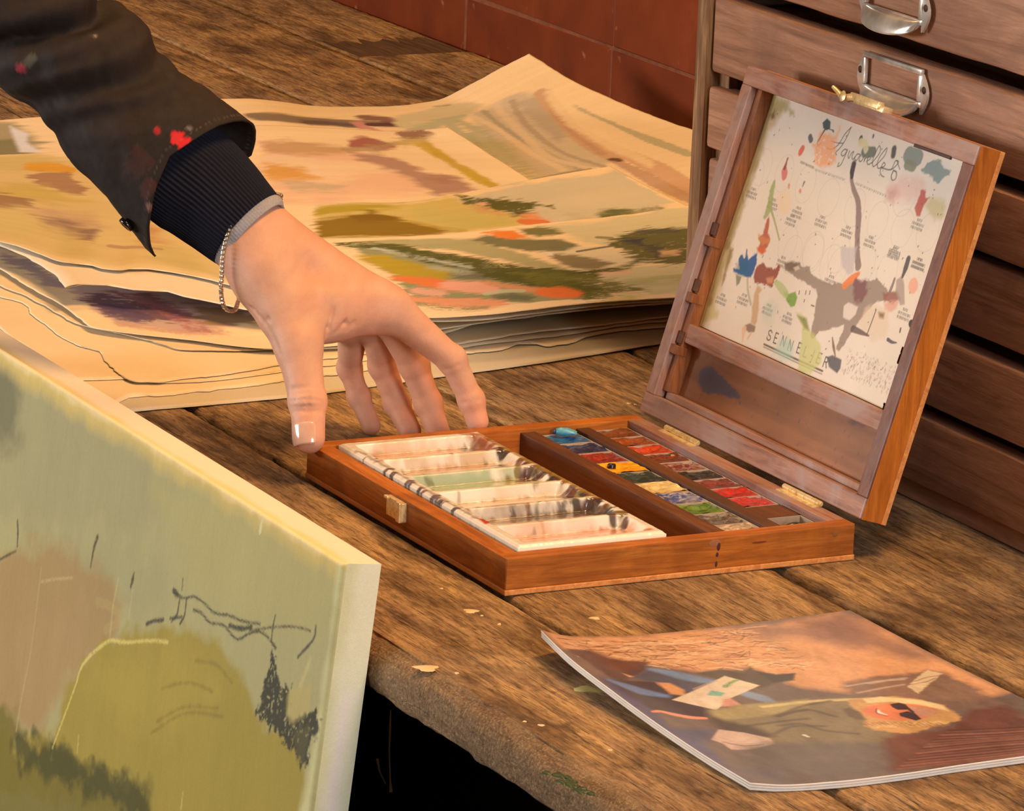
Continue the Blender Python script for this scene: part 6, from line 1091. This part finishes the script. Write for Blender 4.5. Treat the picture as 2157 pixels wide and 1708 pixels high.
# skin tone: warmer finger ends and knuckles, paler back of the hand, shade painted in under the arch
tone = np.tile(np.array([.575, .325, .235]), (len(HV), 1))
def warm(c, r, col, a):
    global tone
    w = (a * np.exp(-((HV - np.array(c)[:3]) ** 2).sum(1) / r ** 2))[:, None]; tone = tone * (1 - w) + np.array(col) * w
for ch in (thumb, index, middle, ring, pinky): warm(ch[-1], .016, (.70, .33, .22), .75); warm(ch[-2], .012, (.70, .36, .25), .45); warm(ch[2], .012, (.72, .40, .29), .4)
for ch in (middle, ring, pinky):  # red-orange of the shaded fingers painted into the skin colour
    for q in (2, 3, 4): warm(np.array(ch[q][:3]) + AT * .004, .016, (.62, .25, .14), .45)
warm(index[1], .02, (.60, .33, .24), .4); warm([(-.3061,.051,.0791)][0], .022, (.55, .27, .20), .5)  # second dab paints the dark red shade of the palm
nf = fbm((HV @ AX) * 160, (HV @ AU) * 160 + (HV @ AT) * 90, 3, 4); tone *= (1 + .12 * (nf - .5) * 2)[:, None]; nb = fbm((HV @ AX) * 45, (HV @ AU) * 45, 7, 3)
w = np.clip((nb - .55) * 3, 0, .18)[:, None]; tone = tone * (1 - w) + np.array([.55, .40, .32]) * w
M_skin = attr_mat('skin', .55, .36, 700, .34, sss=.12)
mk('hand', HV, HF, M_skin, person, True, tone)
# thumb nail
a_, b_ = np.array(thumb[2][:3]), np.array(thumb[3][:3]); ax_ = (b_ - a_) / np.linalg.norm(b_ - a_); n0 = AT * .90 - AX * .42; n0 -= ax_ * (n0 @ ax_); n0 /= np.linalg.norm(n0); bt = np.cross(ax_, n0)
V = []; nu, nv = 15, 13
for i in range(nv):
    t = i / (nv - 1); al = (t - .5) * .0135 - .0010; c_ = b_ + ax_ * al
    wd = 1.02 * (1 - .55 * max(0, t - .78) ** 2 * 16 * .3 - .35 * max(0, .18 - t) ** 1.2 * 3)
    for j in range(nu):
        th = (j / (nu - 1) - .5) * 2 * wd * .92; rr = .0098 + .00045 - .0010 * (max(0, t - .5) ** 2) * 3
        V.append(c_ + rr * (math.cos(th) * n0 + math.sin(th) * bt))
m, nt, b = new_mat('nail'); b.inputs['Roughness'].default_value = .16; b.inputs['Coat Weight'].default_value = .6
nt.links.new(ramp(nt, noise(nt, coords(nt, (1, 1, 1)), 90, 2), [(.3, (.62, .38, .29)), (.7, (.72, .48, .38))]), b.inputs['Base Color'])
nail = mk('thumb_nail', V, grid_faces(nv, nu), m, person, True); md = nail.modifiers.new('thickness', 'SOLIDIFY'); md.thickness = .0006; md.offset = 0

# ---- clothing
def loft(path, ra, rb, nseg, nring, shift=None, blend=.25, disp=None, roll=0.0):
    """tube round a path; ra = half width across the arm, rb = half depth; shift slants the last (cuff) edge"""
    P = np.array(path)[:, :3]; d = np.r_[0, np.cumsum(np.linalg.norm(np.diff(P, axis=0), axis=1))]; Lt = d[-1]
    t = np.linspace(0, 1, nring); th = np.linspace(0, 2 * PI, nseg + 1)[:-1]; TT, TH = np.meshgrid(t, th, indexing='ij')
    S_ = TT * Lt
    if shift is not None: S_ = S_ + shift(TH) * np.clip((TT - (1 - blend)) / blend, 0, 1) ** 1.2
    fine = resample(P, 200); fd = np.linspace(0, Lt, 200); ext = (fine[-1] - fine[-6]) / np.linalg.norm(fine[-1] - fine[-6])
    Cn = np.stack([np.interp(np.minimum(S_, Lt), fd, fine[:, k]) for k in range(3)], -1) + np.maximum(S_ - Lt, 0)[..., None] * ext
    dirv = np.gradient(fine, axis=0); dirv /= np.linalg.norm(dirv, axis=1)[:, None]
    Dv = np.stack([np.interp(np.minimum(S_, Lt), fd, dirv[:, k]) for k in range(3)], -1)
    Eb = AT - Dv * (Dv @ AT)[..., None]; Eb /= np.linalg.norm(Eb, axis=-1)[..., None]; Ea = np.cross(Eb, Dv); Ea *= np.sign((Ea @ (AU + AX * .9)))[..., None]
    sn = np.linspace(0, 1, len(ra)); A = np.interp(S_ / Lt, sn, ra); B = np.interp(S_ / Lt, sn, rb)
    R = 0 if disp is None else disp(S_, TH)
    return Cn + Ea * ((A + R) * np.cos(TH))[..., None] + Eb * ((B + R) * np.sin(TH))[..., None], S_, TH
def put(name, G, S_, TH, mat, col=None, thick=.001):
    nr, ns = G.shape[:2]; o = mk(name, G.reshape(-1, 3), grid_faces(nr, ns, True), mat, person, True, col)
    md = o.modifiers.new('thickness', 'SOLIDIFY'); md.thickness = thick; md.offset = -1; return o
# navy ribbed jumper cuff
G, S_, TH = loft([(-.3873,-.063,.1915),(-.3757,-.0486,.1767),(-.3619,-.032,.1621),(-.3427,-.0112,.1404)], np.array([31, 34, 34.5, 31.5, 28]) * .001, np.array([22, 25, 26.5, 25, 23]) * .001, 420, 56, lambda a: .006 * np.cos(a) * 0 - .004 * np.sin(a), .2,
                 lambda s, a: .00045 * np.cos(a * 70) + .0012 * (fbm(s * 60, np.cos(a) * 2 + 3, 2, 2) - .5))
colr = Paint(S_, TH, (23, 26, 40)); colr.grain(900, 40, .25, 3); colr.C *= (1 + .35 * np.cos(TH.ravel() * 70))[:, None]
put('jumper_cuff', G, S_, TH, attr_mat('navy_rib_knit', .9, .2, 1500, .4), colr.C, .0015)
# grey lining turned out at the end of the cuff
G, S_, TH = loft([(-.3454,-.0139,.1436),(-.3427,-.0112,.1404),(-.3387,-.0071,.1359)], np.array([26.6, 27.6, 28.2, 27.6, 25.2]) * .001, np.array([22, 23, 23.4, 23, 21]) * .001, 260, 26, lambda a: -.004 * np.sin(a), 1.0, lambda s, a: .00025 * np.cos(a * 90))
colr = Paint(S_, TH, (150, 152, 164)); colr.grain(1500, 60, .18, 3)
put('cuff_lining', G, S_, TH, attr_mat('grey_brushed_knit', .95, .1, 1800, .5), colr.C, .0014)
# black work jacket sleeve, stiff, with a gathered fold above the cuff
def jdisp(s, a):
    f = s
    r = .0085 * (fbm(f * 26 + np.cos(a) * 1.1, np.sin(a) * 1.8 + 5 + np.cos(a), 4, 3) - .5) * np.clip((.36 - s) / .10, 0, 1)
    for c_, w_, am in ((.205, .007, -.012), (.222, .012, .007), (.188, .010, .006), (.252, .008, -.007), (.15, .02, .004), (.272, .010, -.006), (.236, .006, .004), (.168, .006, -.004)):
        cc = c_ + .018 * np.cos(a - .6) + .006 * np.sin(2 * a)
        r = r + am * np.exp(-((s - cc) / w_) ** 2) * (.55 + .45 * np.sin(a + .4))
    return r + .0006 * (fbm(s * 300, a * 9, 9, 3) - .5)
jw = np.array([58, 57, 55, 52, 46, 41, 41, 43, 46, 50.5]) * .001
G, S_, TH = loft([(-.5327,-.2338,.3865),(-.4995,-.1931,.3432),(-.465,-.1528,.2986),(-.4331,-.1147,.2552),(-.4085,-.0864,.2237),(-.3838,-.0582,.1919),(-.3614,-.0329,.1629)], jw, jw * .74, 200, 170,
                 lambda a: np.interp(a, np.radians([0, 45, 90, 112, 134, 155, 172, 182, 195, 212, 235, 270, 315, 360]), [-.0075, -.018, -.025, -.018, -.0085, .001, .0075, .0085, -.002, -.014, -.016, -.004, .004, -.0075]), .16, jdisp)
Gp = G.reshape(-1, 3)
colr = Paint(S_, TH, (39, 32, 31)); colr.grain(30, 2, .28, 3); colr.grain(240, 8, .22, 5); colr.grain(900, 60, .15, 7)
def splat(c_, r, col, a=1):
    d = np.linalg.norm(Gp - np.array(c_)[:3], axis=1) + r * .9 * (fbm(S_.ravel() * 260, TH.ravel() * 9, 5, 4) - .5) * 1.7; w = np.clip(.5 - (d - r) / (.0012), 0, 1)[:, None] * a; colr.C[:] = colr.C * (1 - w) + lin(col) * w
JS = {}
def on_sleeve(x): return Gp[np.argmin(np.linalg.norm(Gp - np.array(x)[:3], axis=1))]
for q, r_, c_, a_ in (([(-.3375,-.0597,.2022)], .0055, (206, 40, 44), 1), ([(-.3401,-.0636,.2042)], .0028, (200, 44, 50), 1), ([(-.3437,-.0727,.2084)], .0022, (170, 40, 44), .8), ([(-.3897,-.1513,.2277)], .0034, (150, 50, 66), .9), ([(-.3435,-.0806,.1685)], .006, (96, 50, 46), .35), ([(-.348,-.0853,.184)], .008, (76, 46, 42), .4), ([(-.3878,-.1426,.2451)], .004, (84, 88, 80), .6), ([(-.3452,-.0771,.1562)], .0025, (150, 110, 104), .6), ([(-.3751,-.0992,.2715)], .0016, (150, 140, 140), .7), ([(-.3433,-.0505,.2065)], .0022, (150, 140, 140), .5)): splat(on_sleeve(q[0]), r_, c_, a_)
# pale worn stitching along the cuff hem
hem = np.abs((S_ - S_.max(0)[None, :])); st = np.exp(-((hem - .0045) / .0006) ** 2).ravel() * (np.sin(TH.ravel() * 120) > .2) * .30
colr.C[:] = colr.C * (1 - st[:, None]) + lin((120, 104, 100)) * st[:, None]
put('jacket_sleeve', G, S_, TH, attr_mat('black_cotton_drill', .78, .25, 900, .35), colr.C, .0013)
# button of the unfastened cuff
bc0 = on_sleeve([(-.3655,-.0902,.1381)][0]); bn = (-AX * .66 - AU * .72 + AT * .15); bc = bc0 + bn * .0018; bn /= np.linalg.norm(bn); b1 = np.cross(bn, AT); b1 /= np.linalg.norm(b1); b2 = np.cross(bn, b1); V = [bc + bn * .0016]; F = []
pr = [(.0030, .0016), (.0038, .0022), (.0048, .0020), (.0052, .0010), (.0050, -.0008), (.002, -.001)]
for r_, z_ in pr: V += [bc + bn * z_ + r_ * (math.cos(2 * PI * j / 20) * b1 + math.sin(2 * PI * j / 20) * b2) for j in range(20)]
F = [(0, 1 + j, 1 + (j + 1) % 20) for j in range(20)]
for q in range(5): F += [(1 + q * 20 + j, 21 + q * 20 + j, 21 + q * 20 + (j + 1) % 20, 1 + q * 20 + (j + 1) % 20) for j in range(20)]
mk('button', V, F, plain('black_button', (12, 11, 13), .2, vary=.1, spec=.7), person, True)

# ---- bracelet of small set stones
lp = np.array([(-.348,.0135,.1593),(-.338,-.0012,.1628),(-.3318,-.0165,.1578),(-.3286,-.027,.1478),(-.3256,-.0333,.134),(-.3242,-.0354,.1167),(-.3248,-.035,.1032),(-.3293,-.0304,.0945),(-.3355,-.0219,.091),(-.3483,-.0129,.0951),(-.3626,-.0016,.1093),(-.3675,.0129,.1284),(-.3605,.0188,.1476),(-.348,.0135,.1593)])
Q = resample(lp, 700); sd_ = np.r_[0, np.cumsum(np.linalg.norm(np.diff(Q, axis=0), axis=1))]; nb_ = int(sd_[-1] / .0029); tq = np.linspace(0, sd_[-1], nb_ + 1)[:-1]
C_ = np.stack([np.interp(tq, sd_, Q[:, k]) for k in range(3)], -1); Tn = np.roll(C_, -1, 0) - np.roll(C_, 1, 0); Tn /= np.linalg.norm(Tn, axis=1)[:, None]; mid_ = C_.mean(0)
br = thing('bracelet', 'thin sparkling bracelet of small set stones hanging from the wrist', 'bracelet', tuple(mid_))
ms, gm = MB(), MB()
for c_, t_ in zip(C_, Tn):
    o_ = c_ - mid_; o_ -= t_ * (o_ @ t_); o_ /= np.linalg.norm(o_); s_ = np.cross(t_, o_)
    f_ = lambda V, c_=c_, t_=t_, o_=o_, s_=s_: c_ + np.asarray(V)[:, :1] * t_ + np.asarray(V)[:, 1:2] * s_ + np.asarray(V)[:, 2:] * o_
    ms.box((-.00125, -.00135, -.0010), (.00125, .00135, .0005), f_, bev=.0003)
    k_ = 8; V = [(0, 0, .0011)] + [(.0006 * math.cos(2 * PI * j / k_), .0006 * math.sin(2 * PI * j / k_), .0011) for j in range(k_)] + [(.00105 * math.cos(2 * PI * (j + .5) / k_), .00105 * math.sin(2 * PI * (j + .5) / k_), .0005) for j in range(k_)]
    gm.add(f_(np.array(V)), [(0, 1 + j, 1 + (j + 1) % k_) for j in range(k_)] + [(1 + j, 9 + j, 1 + (j + 1) % k_) for j in range(k_)] + [(1 + (j + 1) % k_, 9 + j, 9 + (j + 1) % k_) for j in range(k_)])
m, nt, b = new_mat('rose_gold'); b.inputs['Metallic'].default_value = 1; b.inputs['Roughness'].default_value = .2
nt.links.new(ramp(nt, noise(nt, coords(nt, (1, 1, 1)), 400, 2), [(.3, (.66, .54, .42)), (.7, (.92, .84, .74))]), b.inputs['Base Color'])
setp(ms.build('setting_chain', m, br), kind='stuff')
m, nt, b = new_mat('cut_stone'); b.inputs['Roughness'].default_value = .05; b.inputs['Metallic'].default_value = .7; b.inputs['Coat Weight'].default_value = 1
nt.links.new(ramp(nt, noise(nt, coords(nt, (1, 1, 1)), 500, 1), [(.3, (.6, .56, .52)), (.7, (.95, .93, .9))]), b.inputs['Base Color'])
setp(gm.build('stones', m, br), kind='stuff')
